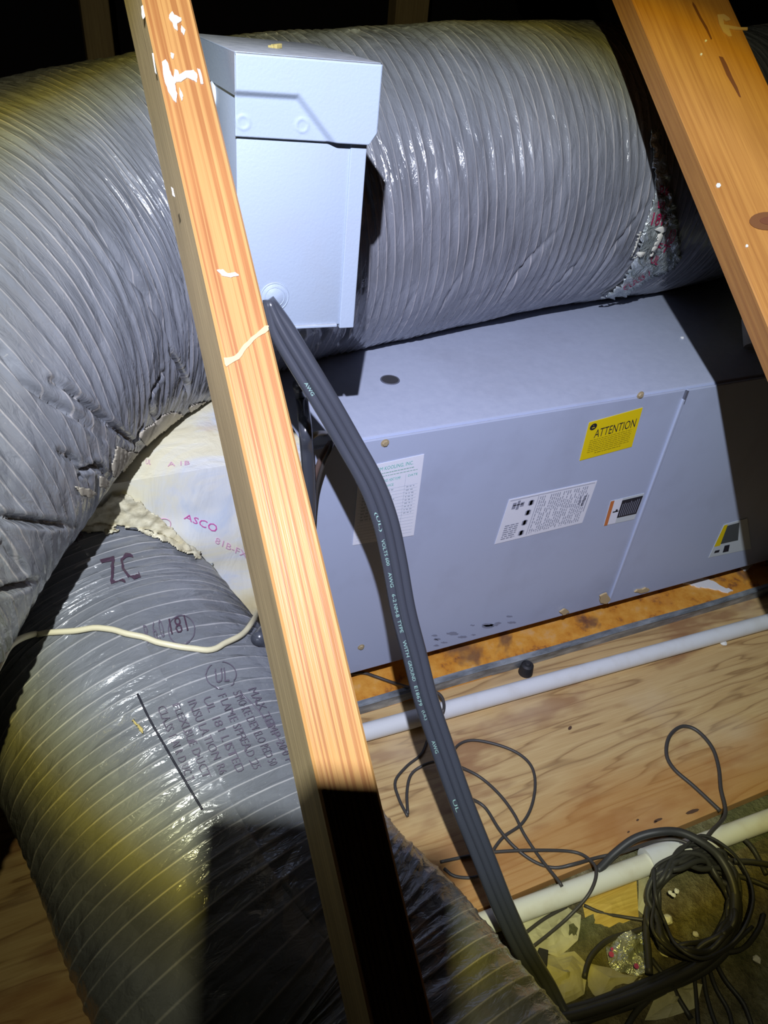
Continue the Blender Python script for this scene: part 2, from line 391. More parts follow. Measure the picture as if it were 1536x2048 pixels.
# ------------------------------------------------------------------ the attic shell
def plane(name, pts, material, thick=None, kind='structure'):
    pts = [np.array(p, float) for p in pts]; n = np.cross(pts[1] - pts[0], pts[2] - pts[0]); n /= np.linalg.norm(n)
    th = thick or .02; V = pts + [p - n * th for p in pts]; k = len(pts)
    Fc = [list(range(k)), [k + i for i in range(k)][::-1]] + [[(i + 1) % k, i, k + i, k + (i + 1) % k] for i in range(k)]
    o = mk(name, V, Fc, material); tag(o, kind=kind); return o
XL, XR, YB, YF, ZC = -1.5, 2.7, 2.6, -1.6, 2.3
ZL = -.020                      # level of the joist bay in front of the plywood
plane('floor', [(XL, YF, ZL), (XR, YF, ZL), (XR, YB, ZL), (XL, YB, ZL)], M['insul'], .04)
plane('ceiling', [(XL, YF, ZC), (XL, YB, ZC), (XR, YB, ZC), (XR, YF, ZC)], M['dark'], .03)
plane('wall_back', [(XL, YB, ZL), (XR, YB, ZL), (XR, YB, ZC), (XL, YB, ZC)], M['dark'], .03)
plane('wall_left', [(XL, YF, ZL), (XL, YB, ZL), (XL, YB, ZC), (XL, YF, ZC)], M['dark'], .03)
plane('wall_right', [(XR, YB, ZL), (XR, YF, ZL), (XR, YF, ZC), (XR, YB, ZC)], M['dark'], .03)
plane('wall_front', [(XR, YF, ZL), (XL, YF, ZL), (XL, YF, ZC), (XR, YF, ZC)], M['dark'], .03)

# plywood sheet under the equipment
YE = .3445
b = MB(); b.box((0, 0, 0), (1, 0, 0), (0, 1, 0), (0, 0, 1), (-.9, YE, ZL), (2.4, 2.3, 0.), .001)
ply = tag(b.build('plywood_sheet', M['ply']), 'large brown plywood sheet under the air handler and its pan', 'plywood')

# ------------------------------------------------------------------ boards (studs)
def board(name, base, s, w, d, W_, D_, L_, mf, ms, bend=0., label=None, cat='stud', sub=24, bev=.0018):
    """board along s from base, width W_ along w, depth D_ along d; front = -d face"""
    s, w, d, base = map(np.array, (s, w, d, base)); V = []; U = []; Fc = []; fm = []
    prof = [(bev, 0), (W_ - bev, 0), (W_, bev), (W_, D_ - bev), (W_ - bev, D_), (bev, D_), (0, D_ - bev), (0, bev)]
    per = [0]
    for i in range(8):
        a, c = prof[i], prof[(i + 1) % 8]; per.append(per[-1] + math.hypot(a[0] - c[0], a[1] - c[1]))
    for k in range(sub + 1):
        t = k / sub; off = w * bend * math.sin(math.pi * t)
        for i in range(9):
            a = prof[i % 8]; V.append(base + s * (L_ * t) + w * a[0] + d * a[1] + off); U.append((per[i], L_ * t))
    for k in range(sub):
        for i in range(8):
            Fc.append((k * 9 + i, k * 9 + i + 1, (k + 1) * 9 + i + 1, (k + 1) * 9 + i)); fm.append(0 if i in (0, 1, 7) else 1)
    Fc.append([i for i in range(8)][::-1]); fm.append(1); Fc.append([sub * 9 + i for i in range(8)]); fm.append(1)
    if np.dot(np.cross(w, s), -d) < 0: Fc = [tuple(f)[::-1] for f in Fc]
    o = mk(name, V, Fc, None, None, False, U, [mf, ms], fm); tag(o, label, cat); return o
A0 = P(284, 0, .595); A1 = P(597, 1400, .499); S = (A0 - A1) / np.linalg.norm(A0 - A1)
WX = np.array([1., 0, 0]) - S * S[0]; WX /= np.linalg.norm(WX); DD = np.cross(S, WX); DD = DD if DD[1] > 0 else -DD
tb = (A1[2] - ZL - .0) / S[2]                       # down to the joist level
tt = (ZC - A1[2]) / S[2] - .12
stud = board('leaning_stud', A1 - S * tb + DD * 0, S, WX, DD, .0385, .080, tb + tt, M['stud_front'], M['stud_side'], 0, 
             'long leaning pine stud crossing the whole view, splashed with white paint near its top', 'stud', 40)
def on_stud(x, y, off=.0003):
    r = ray(x, y); n = -DD; t = (n @ (A1 - O)) / (n @ r); return O + r * t + n * off
def splat(name, px, fn, material, parent, th=.0006, nrm=None, label=None):
    """a thin raised mark lying on a surface; fn maps a pixel to the surface"""
    top = [fn(*p) for p in px]; nrm = np.array(nrm); k = len(top); c = sum(top) / k
    V = top + [p + nrm * th for p in top] + [c + nrm * th]
    Fc = [((i + 1) % k, i, k + i, k + (i + 1) % k) for i in range(k)] + [(k + i, k + (i + 1) % k, 2 * k) for i in range(k)]
    bm = bmesh.new(); vs = [bm.verts.new(Vector(v)) for v in top]
    try:
        f = bm.faces.new(vs); r_ = bmesh.ops.triangulate(bm, faces=[f]); bm.verts.index_update()
        tri = [[v.index + k for v in f.verts] for f in bm.faces]
        V = V[:-1]; Fc = Fc[:k] + tri
    except Exception: pass
    bm.free()
    o = mk(name, V, Fc, material, parent)
    bmx = bmesh.new(); bmx.from_mesh(o.data); bmesh.ops.recalc_face_normals(bmx, faces=bmx.faces); bmx.to_mesh(o.data); bmx.free()
    if label: o['label'] = label
    return o
def rough(px, n=3, amp=1.6, seed=0):
    rs = random.Random(seed); out = []
    for i in range(len(px)):
        a, c = px[i], px[(i + 1) % len(px)]
        for k in range(n):
            t = k / n; j = amp if k else amp * .4
            out.append((a[0] + (c[0] - a[0]) * t + rs.uniform(-j, j), a[1] + (c[1] - a[1]) * t + rs.uniform(-j, j)))
    return out
def c6(l): return [(250 + x / 6.144, y / 6.144) for x, y in l]
for i, pl_ in enumerate([
    c6([(540, 200), (580, 150), (600, 190), (690, 230), (690, 270), (640, 290), (645, 385), (600, 350), (590, 300), (545, 240)]),
    c6([(455, 770), (500, 740), (530, 800), (560, 900), (600, 990), (610, 860), (650, 880), (660, 930), (740, 880), (840, 870), (890, 930), (880, 1020), (830, 990), (760, 960), (690, 1010), (625, 1015), (610, 1040), (640, 1160), (630, 1270), (590, 1230), (530, 1130), (480, 980)]),
    c6([(690, 320), (740, 380), (725, 440), (690, 400)]), c6([(665, 1080), (715, 1190), (695, 1250), (668, 1170)]), c6([(560, 660), (600, 670), (595, 730), (565, 715)]),
    c6([(885, 850), (920, 860), (960, 1040), (930, 1040)]), [(433, 541), (446, 540), (455, 548), (470, 546), (478, 552), (462, 556), (444, 552)]]):
    splat('paint_splash', rough(pl_, 3, .9, i), on_stud, M['paint_white'], stud, .0007, -DD, 'white paint splash' if i == 0 else None)
for i, pl_ in enumerate([[(282, 15), (286, 12), (290, 34), (286, 40), (283, 30)], [(304, 108), (307, 108), (313, 150), (310, 146)], [(342, 375), (346, 378), (350, 395), (345, 392)]]):
    splat('paint_chip', rough(pl_, 2, .5, i + 30), lambda x, y: on_stud(x, y), M['paint_white'], stud, .0006, -DD)
splat('grain_scar', rough([(447, 716), (470, 712), (487, 690), (512, 668), (530, 652), (537, 652), (537, 661), (516, 675), (494, 697), (478, 719), (452, 734)], 3, 1.2, 5), on_stud, M['scar'], stud, .0004, -DD, 'pale torn scar across the grain')

# right-hand brace, parallel to the stud
Z0 = .887; Z1_ = .775
B0 = P(1265, 0, Z0); B1 = P(1536, 650, Z1_); SB = (B0 - B1) / np.linalg.norm(B0 - B1)
wB = c2w(np.array([1., -.42, .10])) - O; wB = wB - SB * (wB @ SB); wB /= np.linalg.norm(wB); dB = np.cross(SB, wB)
if dB @ (B0 - O) < 0: dB = -dB
tb2 = (B1[2] - ZL) / SB[2]; tt2 = (ZC - B1[2]) / SB[2] - .15
brace = board('wooden_brace', B1 - SB * tb2, SB, wB, dB, .108, .0385, tb2 + tt2, M['stud_far'], M['stud_far'], 0,
              'wide orange wooden brace with a dark knot, slanting down the right edge', 'brace', 30)
def on_brace(x, y):
    r = ray(x, y); n = -dB; t = (n @ (B1 - O)) / (n @ r); return O + r * t + n * .0003
def c7(l): return [(1250 + x / 5.12, y / 5.12) for x, y in l]
splat('pitch_streak', c7([(960, 580), (1000, 590), (1040, 660), (1100, 800), (1150, 900), (1185, 1000), (1165, 990), (1110, 890), (1040, 770), (990, 650)]), on_brace, M['pitch'], brace, .0004, -dB, 'dark resin streak')
splat('pitch_streak', c7([(690, 20), (720, 60), (780, 180), (840, 280), (890, 400), (880, 410), (830, 310), (760, 190), (690, 50)]), on_brace, M['pitch'], brace, .0003, -dB)
kn = [(1534 + 36 * math.cos(a), 443 + 18 * math.sin(a)) for a in np.linspace(0, 2 * math.pi, 22)[:-1]]
splat('wood_knot', kn, on_brace, M['knot'], brace, .0008, -dB, 'dark oval knot')
splat('wood_knot_heart', [(1538 + 20 * math.cos(a), 443 + 8 * math.sin(a)) for a in np.linspace(0, 2 * math.pi, 16)[:-1]], on_brace, M['pitch'], brace, .0014, -dB)
splat('torn_chip', c7([(940, 160), (1010, 155), (1060, 190), (1075, 215), (1030, 225), (1000, 200), (1010, 260), (1060, 270), (1170, 290), (1250, 290), (1250, 315), (1120, 310), (1060, 300), (1090, 380), (1060, 380), (1000, 330), (960, 250)]), on_brace, M['scar'], brace, .0012, -dB, 'torn pale chip')
for i, (x, y, r_) in enumerate([(1436, 372, 5), (1493, 493, 3), (1411, 83, 2.2), (1402, 110, 2.2)]):
    splat('paint_fleck', rough([(x + r_ * math.cos(a), y + r_ * math.sin(a)) for a in np.linspace(0, 6.28, 7)[:-1]], 1, .8, i), on_brace, M['paint_white'], brace, .001, -dB)

# studs far behind, at the gable
for (x0, x1, ys, lab) in ((165, 222, 40, 'dim wooden stud far behind, left of the leaning stud'), (792, 858, 20, 'dim wooden stud far behind, above the middle of the duct')):
    p0 = onY(x0, ys, 2.1); p1 = onY(x1, ys, 2.1)
    board('gable_stud', (p0[0], 2.1, ZL), (0, 0, 1), (1, 0, 0), (0, 1, 0), p1[0] - p0[0], .05, ZC - ZL - .002, M['stud_dim'], M['stud_dim'], 0, lab, 'stud', 6)

# ------------------------------------------------------------------ drain pan
pan = empty('drain_pan', (.7, .98, .0), 'rusty galvanised drain pan under the grey air handler', 'drain pan')
YP0, YP1, XP0, XP1 = .676, 1.38, .10, 1.75
b = MB(); b.box((0, 0, 0), (1, 0, 0), (0, 1, 0), (0, 0, 1), (XP0, YP0, .0005), (XP1, YP1, .003)); o = b.build('pan_floor', M['rust'], pan); o['label'] = 'orange rusted pan floor'
def lip(name, a, c, nx):
    a, c = np.array(a), np.array(c); d = (c - a) / np.linalg.norm(c - a); nx = np.array(nx); z = np.array([0, 0, 1.]); L_ = np.linalg.norm(c - a); q = MB()
    k = 60; V = []; Fc = []
    prof = [(0, .0005), (-.0012, .020), (-.004, .025), (-.001, .0285), (.006, .0275), (.0075, .0235), (.006, .0235), (.0012, .0225), (.0014, .0005)]
    for i in range(k + 1):
        t = i / k; wv = .0016 * math.sin(t * 9.1) + .0009 * math.sin(t * 31)
        for (x, zz) in prof: V.append(a + d * (L_ * t) + nx * (x + wv * (zz / .028)) + z * zz)
    m_ = len(prof)
    for i in range(k):
        for j in range(m_ - 1): Fc.append((i * m_ + j, (i + 1) * m_ + j, (i + 1) * m_ + j + 1, i * m_ + j + 1))
    q.add(V, Fc); return q.build(name, M['galv'], pan, False)
lip('pan_lip', (XP0, YP0, 0), (XP1, YP0, 0), (0, 1, 0)); lip('pan_lip', (XP1, YP1, 0), (XP0, YP1, 0), (0, -1, 0))
lip('pan_lip', (XP0, YP1, 0), (XP0, YP0, 0), (1, 0, 0)); lip('pan_lip', (XP1, YP0, 0), (XP1, YP1, 0), (-1, 0, 0))
fz = lambda z: (lambda x, y: onZ(x, y, z))
def cz(l, ox, oy, s): return [(ox + x / s, oy + y / s) for x, y in l]
crust = splat('mineral_crust', rough(cz([(800, 900), (850, 870), (960, 850), (1060, 880), (1150, 930), (1230, 960), (1190, 975), (1080, 950), (960, 930), (880, 915)], 1180, 960, 4.315), 4, 1.4, 3), fz(.0032), M['crust'], pan, .0025, (0, 0, 1), 'white mineral crust')
splat('mineral_crust', rough(cz([(1270, 730), (1330, 715), (1400, 700), (1400, 740), (1340, 790), (1300, 770)], 1180, 960, 4.315), 3, 1.4, 4), fz(.0032), M['crust'], pan, .002, (0, 0, 1))

# ------------------------------------------------------------------ air handler
X0, XS, X1u = .247, .826, 1.50
YFc, YBk, ZB, ZT = .722, 1.26, .0455, .4885
ah = empty('air_handler', (.85, .99, ZB), 'large grey metal air handler cabinet lying on its side under the upper duct', 'air handler')
b = MB(); b.box((0, 0, 0), (1, 0, 0), (0, 1, 0), (0, 0, 1), (X0, YFc + .004, ZB), (X1u, YBk, ZT), .003); shade_auto(b.build('casing', M['unit'], ah))
b = MB(); b.box((0, 0, 0), (1, 0, 0), (0, 1, 0), (0, 0, 1), (X0 + .001, YFc, ZB + .002), (XS - .001, YFc + .004, ZT - .0035), .0012); o = b.build('front_panel', M['unit'], ah)
b = MB(); b.box((0, 0, 0), (1, 0, 0), (0, 1, 0), (0, 0, 1), (XS + .0015, YFc - .0015, ZB + .002), (X1u - .002, YFc + .003, ZT - .0035), .0015); b.build('access_panel', M['unit'], ah)
# folded strip between the panels and the folded top edge
b = MB(); b.box((0, 0, 0), (1, 0, 0), (0, 1, 0), (0, 0, 1), (XS - .003, YFc - .0032, ZB + .004), (XS + .0022, YFc + .001, ZT - .018), .0012); b.build('panel_seam', M['unit'], ah)
b = MB(); b.box((0, 0, 0), (1, 0, 0), (0, 1, 0), (0, 0, 1), (XS - .0014, YFc - .003, ZT - .026), (XS + .0030, YFc + .001, ZT - .0045)); o = b.build('seam_gap', M['seam'], ah)
def screw(x, y, par=ah, r=.0042, Y=YFc, name='screw'):
    p = onY(x, y, Y); q = MB(); q.cyl((p[0], Y + .0004, p[2]), (0, -1, 0), r * 1.35, .0008, 16); q.cyl((p[0], Y, p[2]), (0, -1, 0), r, .0028, 6, None, .0008)
    q.box((p[0], Y - .0029, p[2]), (.8, 0, .6), (0, 1, 0), (-.6, 0, .8), (-r * .7, 0, -.0004), (r * .7, .0004, .0004)); return q.build(name, M['brass'], par)
for q in ((770, 886), (1281, 790), (722, 1294)): screw(*q)
q = onZ(780, 760, ZT); b = MB(); b.cyl((q[0], q[1], ZT - .0008), (0, 0, 1), .0125, .0016, 32); o = b.build('hole_plug', M['grommet'], ah); o['label'] = 'dark round hole plug'
b = MB(); b.torus((q[0], q[1], ZT), (0, 0, 1), .0125, .0012, 32); b.build('plug_rim', M['seam'], ah)
# rusted cable opening with a blue wire cap
q = onZ(694, 860, ZT); kb = empty('wire_connector', (q[0], q[1], ZT)); kb.parent = ah; kb.location = Vector(q - wloc(ah))
b = MB(); b.torus((q[0], q[1], ZT + .001), (0, 0, 1), .010, .0018, 26); b.build('rusty_ring', M['brass'], kb)
b = MB(); b.cyl((q[0], q[1], ZT + .0002), (.15, -.2, 1), .0068, .011, 14, .0048, .0015); o = b.build('blue_cap', M['blue_cap'], kb); o['label'] = 'blue wire cap'
# rubber pads that hold it above the pan
for x in (.33, .85, 1.38):
    for y in (.80, 1.2):
        b = MB(); b.box((0, 0, 0), (1, 0, 0), (0, 1, 0), (0, 0, 1), (x - .03, y - .03, .003), (x + .03, y + .03, ZB + .0005), .003); b.build('rubber_pad', M['rubber'], ah)
def sealant(px, seed):
    return splat('sealant_dab', rough(px, 3, 1.5, seed), lambda x, y: onY(x, y, YFc - .0016), M['sealant'], ah, .003, (0, -1, 0))
sealant([(1199, 1190), (1212, 1184), (1219, 1198), (1211, 1206), (1200, 1204)], 1); sealant([(1267, 1182), (1290, 1174), (1298, 1178), (1280, 1185)], 2); sealant([(1118, 1222), (1130, 1216), (1137, 1223), (1124, 1228)], 3)

# ---- stickers: a slab on the panel plus its printing (parts of the cabinet)
def sticker(name, quad, material, label, Y=YFc - .0002, th=.0007, notch=None):
    """quad: four pixels TL TR BR BL; returns (object, map(u,v)->point)"""
    c = [onY(x, y, Y) for x, y in quad]
    def mp(u, v, off=0.):
        p = c[0] * (1 - u) * (1 - v) + c[1] * u * (1 - v) + c[2] * u * v + c[3] * (1 - u) * v; return p + np.array([0, -th - off, 0])
    n = 10; V = [mp(i / n, j / n) for j in range(n + 1) for i in range(n + 1)]
    Fc = [(j * (n + 1) + i, (j + 1) * (n + 1) + i, (j + 1) * (n + 1) + i + 1, j * (n + 1) + i + 1) for j in range(n) for i in range(n)]
    k0 = len(V); ring = [(0, 0), (1, 0), (1, 1), (0, 1)]
    V += [mp(u, v) + np.array([0, th, 0]) for u, v in ring]; tops = [0, n, (n + 1) ** 2 - 1, n * (n + 1)]
    Fc += [(tops[i], tops[(i + 1) % 4], k0 + (i + 1) % 4, k0 + i) for i in range(4)]
    o = mk(name, V, Fc, material, ah); o['label'] = label; return o, mp
def ink(mp, items, material, parent, name, off=.00025):
    """items: ('t', text, u0, v0, u1, v1) or ('r', u0, v0, u1, v1[, shear]); one mesh, lying on the sticker"""
    V = []; Fc = []
    for it in items:
        if it[0] == 't':
            tv, tf, _ = text_polys(it[1]); u0, v0, u1, v1 = it[2:6]; b_ = len(V)
            rot = it[6] if len(it) > 6 else 0
            for (x, y) in tv:
                if rot: a_, c_ = 1 - y, 1 - x           # reading upward
                else: a_, c_ = x, 1 - y
                V.append(mp(u0 + (u1 - u0) * a_, v0 + (v1 - v0) * c_, off))
            Fc += [tuple(i + b_ for i in f) for f in tf]
        else:
            u0, v0, u1, v1 = it[1:5]; b_ = len(V); V += [mp(u0, v0, off), mp(u1, v0, off), mp(u1, v1, off), mp(u0, v1, off)]; Fc.append((b_, b_ + 3, b_ + 2, b_ + 1))
    return mk(name, V, Fc, material, parent)
def lines(rs, u0, u1, v, h, word=(.03, .09), gap=.012):
    out = []; u = u0
    while u < u1:
        w_ = rs.uniform(*word); out.append(('r', u, v, min(u + w_, u1), v + h)); u += w_ + gap
    return out
rs = random.Random(3)
# service record (green and white paper)
o, mp = sticker('service_record', [(718, 936), (848, 908), (827, 1070), (705, 1090)], M['label_white'], 'white service record with green heading')
ink(mp, [('t', 'STORM KOOLING, INC.', .16, .045, .84, .095), ('t', 'AIR COND. HEAT PUMP', .30, .20, .66, .235), ('t', 'DATE', .78, .20, .93, .225), ('t', 'SERVICE', .38, .27, .56, .30)], M['ink_green'], o, 'green_heading')
it = lines(rs, .15, .86, .118, .010, (.02, .05), .008) + lines(rs, .08, .92, .155, .008, (.02, .05), .01)
ink(mp, it, M['ink_teal'], o, 'small_print')
it = [('r', .04, .33 + i * .041, .95, .333 + i * .041) for i in range(16)] + [('r', .74, .19, .745, .97)]
for i in range(9): it += lines(rs, .08, rs.uniform(.25, .6), .34 + i * .041, .016, (.02, .07), .02) + lines(rs, .77, .9, .34 + i * .041, .014, (.02, .05), .02)
ink(mp, it, M['ink_pale'], o, 'ruled_lines')
# rating plate
o, mp = sticker('rating_plate', [(1018, 999), (1194, 961), (1164, 1045), (989, 1088)], M['label_white'], 'white rating plate with faint grey print')
it = []
for i in range(24):
    u = .36 + i * .0245
    v = .08
    while v < .92:
        h = rs.uniform(.03, .12)
        if rs.random() < .82: it.append(('r', u, v, u + .010, min(v + h, .93)))
        v += h + .02
it += [('r', .02, .03, .98, .042), ('r', .335, .06, .341, .95), ('r', .86, .3, .875, .5), ('r', .90, .3, .93, .55), ('r', .95, .3, .96, .7)]
for v in (.13, .35, .58, .82): it += [('r', .24, v, .30, v + .10), ('r', .255, v - .015, .285, v + .115)]
for i in range(7): it += lines(rs, .05, .2, .60 + i * .05, .025, (.02, .08), .01)
it += [('r', .06, .10, .10, .24), ('r', .11, .07, .14, .27), ('r', .15, .12, .19, .22), ('r', .07, .15, .18, .17)]
ink(mp, it, M['ink_grey'], o, 'faint_print')
# attention notice
o, mp = sticker('attention_notice', [(1178, 845), (1285, 815), (1263, 893), (1159, 921)], M['label_yellow'], 'yellow attention notice')
ink(mp, [('t', 'ATTENTION', .16, .24, .94, .46)], M['ink_black'], o, 'attention_word')
it = []
for i in range(7): it += lines(rs, .1, .9, .50 + i * .052, .016, (.03, .1), .012)
it += lines(rs, .25, .75, .87, .02); ink(mp, it, mat('ink_olive', (.34, .26, .01), .5), o, 'notice_text')
V = [mp(.10 + .065 * math.cos(a), .14 + .085 * math.sin(a), .0003) for a in np.linspace(0, -2 * math.pi, 25)[:-1]]
mk('notice_symbol', V, [list(range(24))], M['ink_black'], o); ink(mp, [('r', .075, .15, .125, .17), ('r', .095, .09, .10, .12)], M['label_yellow'], o, 'symbol_stroke', .0005)
# orange edged warning
o, mp = sticker('warning_label', [(1221, 1002), (1288, 986), (1268, 1038), (1207, 1051)], M['label_grey'], 'small warning label with an orange strip')
ink(mp, [('r', .36, .08, .99, .78)], M['ink_black'], o, 'dark_field', .0002)
ink(mp, [('r', .10, .01, .36, .99)], M['label_white'], o, 'white_field', .0002); ink(mp, [('r', 0, 0, .11, 1)], M['label_orange'], o, 'orange_strip', .0004)
it = []
for i in range(9): it += [('r', .41 + i * .062, .14 + .1 * rs.random(), .43 + i * .062, .72)]
ink(mp, it, M['ink_grey'], o, 'warning_text', .0005); ink(mp, [('r', .16, .46, .34, .51), ('r', .24, .40, .30, .48)], M['ink_black'], o, 'warning_symbol', .0005)
# torn label in the lower right corner
o, mp = sticker('torn_label', [(1448, 1049), (1494, 1036), (1502, 1097), (1417, 1115)], M['label_grey'], 'torn label with a yellow strip', YFc - .0017)
ink(mp, [('r', .12, .06, .66, .62)], mat('label_dark', (.08, .09, .09), .5), o, 'dark_field', .0002); ink(mp, [('r', .0, .02, .16, .66)], M['label_yellow'], o, 'yellow_strip', .0004)
ink(mp, [('r', .30, .70, .44, .92), ('r', .08, .80, .2, .88)], M['ink_black'], o, 'label_mark', .0004)
# dark smudges low on the cabinet
for i in range(16):
    x = rnd.uniform(860, 1060); y = 1303 - (x - 850) * .285 - rnd.uniform(4, 30); r_ = rnd.uniform(2, 6)
    splat('dirt_smudge', rough([(x + 2.2 * r_ * math.cos(a), y + r_ * .6 * math.sin(a)) for a in np.linspace(0, 6.28, 8)[:-1]], 2, 1, i), lambda x, y: onY(x, y, YFc - .0001), M['smudge_grey'], ah, .0002, (0, -1, 0))

# ------------------------------------------------------------------ plenum left of the cabinet, brushed with mastic
plen = empty('supply_plenum', (.10, .98, 0), 'foil plenum box smeared with cream mastic between the two ducts and the stud', 'plenum')
PX0, PX1, PY0, PY1, PZ = -.26, X0 - .0005, .715, 1.22, .488
n = 60; V = []; Fc = []
def grid_face(c0, ux, uy, nrm, na, nb, amp, seed):
    base = len(V)
    for j in range(nb + 1):
        for i in range(na + 1):
            u, v = i / na, j / nb; p = np.array(c0) + np.array(ux) * u + np.array(uy) * v
            e = min(1, 8 * min(u, 1 - u, v, 1 - v)); h = (vnoise(np.array(u * 9.), np.array(v * 9.), seed) - .5) * amp + (vnoise(np.array(u * 26.), np.array(v * 22.), seed + 1) - .5) * amp * .4
            V.append(p + np.array(nrm) * float(h) * e)
    for j in range(nb):
        for i in range(na): a = base + j * (na + 1) + i; Fc.append((a, a + 1, a + na + 2, a + na + 1))
grid_face((PX0, PY0, .0035), (PX1 - PX0, 0, 0), (0, 0, PZ - .0035), (0, -1, 0), n, n, .007, 3)
grid_face((PX0, PY0, PZ), (PX1 - PX0, 0, 0), (0, PY1 - PY0, 0), (0, 0, 1), n, 30, .006, 7)
grid_face((PX1, PY0, .0035), (0, PY1 - PY0, 0), (0, 0, PZ - .0035), (1, 0, 0), 10, 10, 0, 7)
grid_face((PX0, PY1, .0035), (0, PY0 - PY1, 0), (0, 0, PZ - .0035), (-1, 0, 0), 10, 10, 0, 7)
grid_face((PX1, PY1, .0035), (PX0 - PX1, 0, 0), (0, 0, PZ - .0035), (0, 1, 0), 4, 4, 0, 7)
pbox = mk('plenum_box', V, Fc, M['mastic'], plen, True)
for q in range(1):
    me = pbox.data; bm = bmesh.new(); bm.from_mesh(me); bmesh.ops.remove_doubles(bm, verts=bm.verts, dist=.0004)
    for e in bm.edges:
        if len(e.link_faces) == 2 and e.calc_face_angle(0) > .7: e.smooth = False
    bm.to_mesh(me); bm.free()
def foil_fn(x, y): return onY(x, y, PY0 - .0045)

# ------------------------------------------------------------------ flexible ducts
def px_path(pts, n):
    a = crom(np.c_[np.array(pts, float), np.zeros(len(pts))], n)[:, :2]; return [tuple(q) for q in a]
def duct(name, ctrl, rad, rr_end, pitch, material, du, nv, seed, wr, fold_side, conf, label, cat, parent=None, creases=()):
    p, s = even(ctrl, du); T, N, B = frames(p, (0, 0, 1.)); L_ = s[-1]
    rad = np.interp(np.linspace(0, 1, len(p)), np.linspace(0, 1, len(rr_end)), rr_end)
    a = np.arange(nv) * 2 * math.pi / nv; Sg, Ag = np.meshgrid(s, a, indexing='ij')
    ph = Sg / pitch + Ag / (2 * math.pi); fr = ph - np.floor(ph); d = np.minimum(fr, 1 - fr)
    wirez = np.exp(-(d / .075) ** 2) * .0015
    belly = np.sin(math.pi * fr) ** 2
    big = (vnoise(Sg * 7, Ag * 8 / (2 * math.pi), seed, 8) - .5) * .010 * wr
    # slack of the jacket between the wires, different in every bay
    bay = np.floor(ph)
    slack = belly * ((vnoise(bay * 1.7 + 50, Ag * 22 / (2 * math.pi), seed + 1, 22) - .55) * .0065) * wr
    dia = (vnoise(Sg * 36 + Ag * 5.1, Ag * 30 / (2 * math.pi), seed + 2) - .5)
    dia = dia * (vnoise(Sg * 5, Ag * 9 / (2 * math.pi), seed + 3, 9) > .0) * .0035 * wr
    # sharp folds on the slack side of the bend
    side = np.clip(np.cos(Ag - fold_side[0]) * .5 + .5, 0, 1) ** 3 * np.clip(1 - np.abs(Sg - fold_side[1]) / fold_side[2], 0, 1) ** .6
    rid = 1 - np.abs(2 * vnoise(Sg * 13 + .9 * np.sin(Ag * 2), Ag * 7 / (2 * math.pi) + Sg * 2.0, seed + 4) - 1); rid = np.clip((rid - .80) / .20, 0, 1) ** 1.3
    rid2 = 1 - np.abs(2 * vnoise(Sg * 32, Ag * 14 / (2 * math.pi), seed + 6, 14) - 1); rid2 = np.clip((rid2 - .72) / .28, 0, 1)
    fold = -rid * .002 * side - rid2 * .002 * side + side * (vnoise(Sg * 24, Ag * 18 / (2 * math.pi), seed + 5, 18) - .5) * .003
    groove = np.zeros_like(Sg); rdir = N[:, None] * np.cos(a)[None, :, None] + B[:, None] * np.sin(a)[None, :, None]
    base = p[:, None] + rdir * rad[:, None, None]
    for (pl, dep_, wid) in creases:
        q3 = []
        for (x, y) in px_path(pl, 26):
            rv = ray(x, y); ts = np.linspace(.35, 2.2, 900); Q = O + ts[:, None] * rv; D = np.sqrt(((Q[:, None] - p[None, ::6]) ** 2).sum(2)) - rad[None, ::6]
            k_ = np.where(D.min(1) < 0)[0]
            if len(k_): q3.append(Q[k_[0]])
        if len(q3) < 2: continue
        q3 = np.array(q3); lo_, hi_ = q3.min(0) - .03, q3.max(0) + .03
        mk_ = ((base > lo_) & (base < hi_)).all(-1); bp = base[mk_]; best = np.full(len(bp), 9.); tt_ = np.zeros(len(bp))
        for k_ in range(len(q3) - 1):
            a_, c_ = q3[k_], q3[k_ + 1]; ab_ = c_ - a_; u_ = np.clip((bp - a_) @ ab_ / (ab_ @ ab_ + 1e-12), 0, 1); d_ = np.linalg.norm(bp - a_ - u_[:, None] * ab_, axis=1)
            up_ = d_ < best; best = np.where(up_, d_, best); tt_ = np.where(up_, (k_ + u_) / (len(q3) - 1), tt_)
        env = np.clip(np.sin(np.clip(tt_, .0, 1) * math.pi * .86 + .14 * math.pi), 0.15, 1)
        groove[mk_] += env * (-dep_ * np.exp(-(best / wid) ** 2) + .12 * dep_ * np.exp(-((best - 2.6 * wid) / (1.3 * wid)) ** 2))
    r = rad[:, None] + wirez + slack + dia + big + fold + groove
    Vv = p[:, None] + (N[:, None] * np.cos(a)[None, :, None] + B[:, None] * np.sin(a)[None, :, None]) * r[..., None]
    Vv = conf(Vv)
    k = nv; n_ = len(p)
    uvs = np.stack([np.repeat(s, nv), np.tile(a, n_) * rad.mean()], -1)
    # close the seam with a duplicate column so the UVs run cleanly
    Vc = np.concatenate([Vv, Vv[:, :1]], 1).reshape(-1, 3)
    Uc = np.stack([np.repeat(s, nv + 1), np.tile(np.r_[a, 2 * math.pi], n_) * (1 / (2 * math.pi))], -1)
    Uc[:, 1] *= 2 * math.pi * CIRC_R[name == 'x']
    i = np.arange(n_ - 1)[:, None] * (nv + 1); j = np.arange(nv)[None]
    Fc = np.stack([i + j, i + nv + 1 + j, i + nv + 2 + j, i + j + 1], -1).reshape(-1, 4)
    o = mk('jacket' if parent else name, Vc, Fc, material, parent, True, Uc)
    if not parent: tag(o, label, cat)
    else: o['label'] = label
    return o, p, rad
CIRC_R = {False: .2}
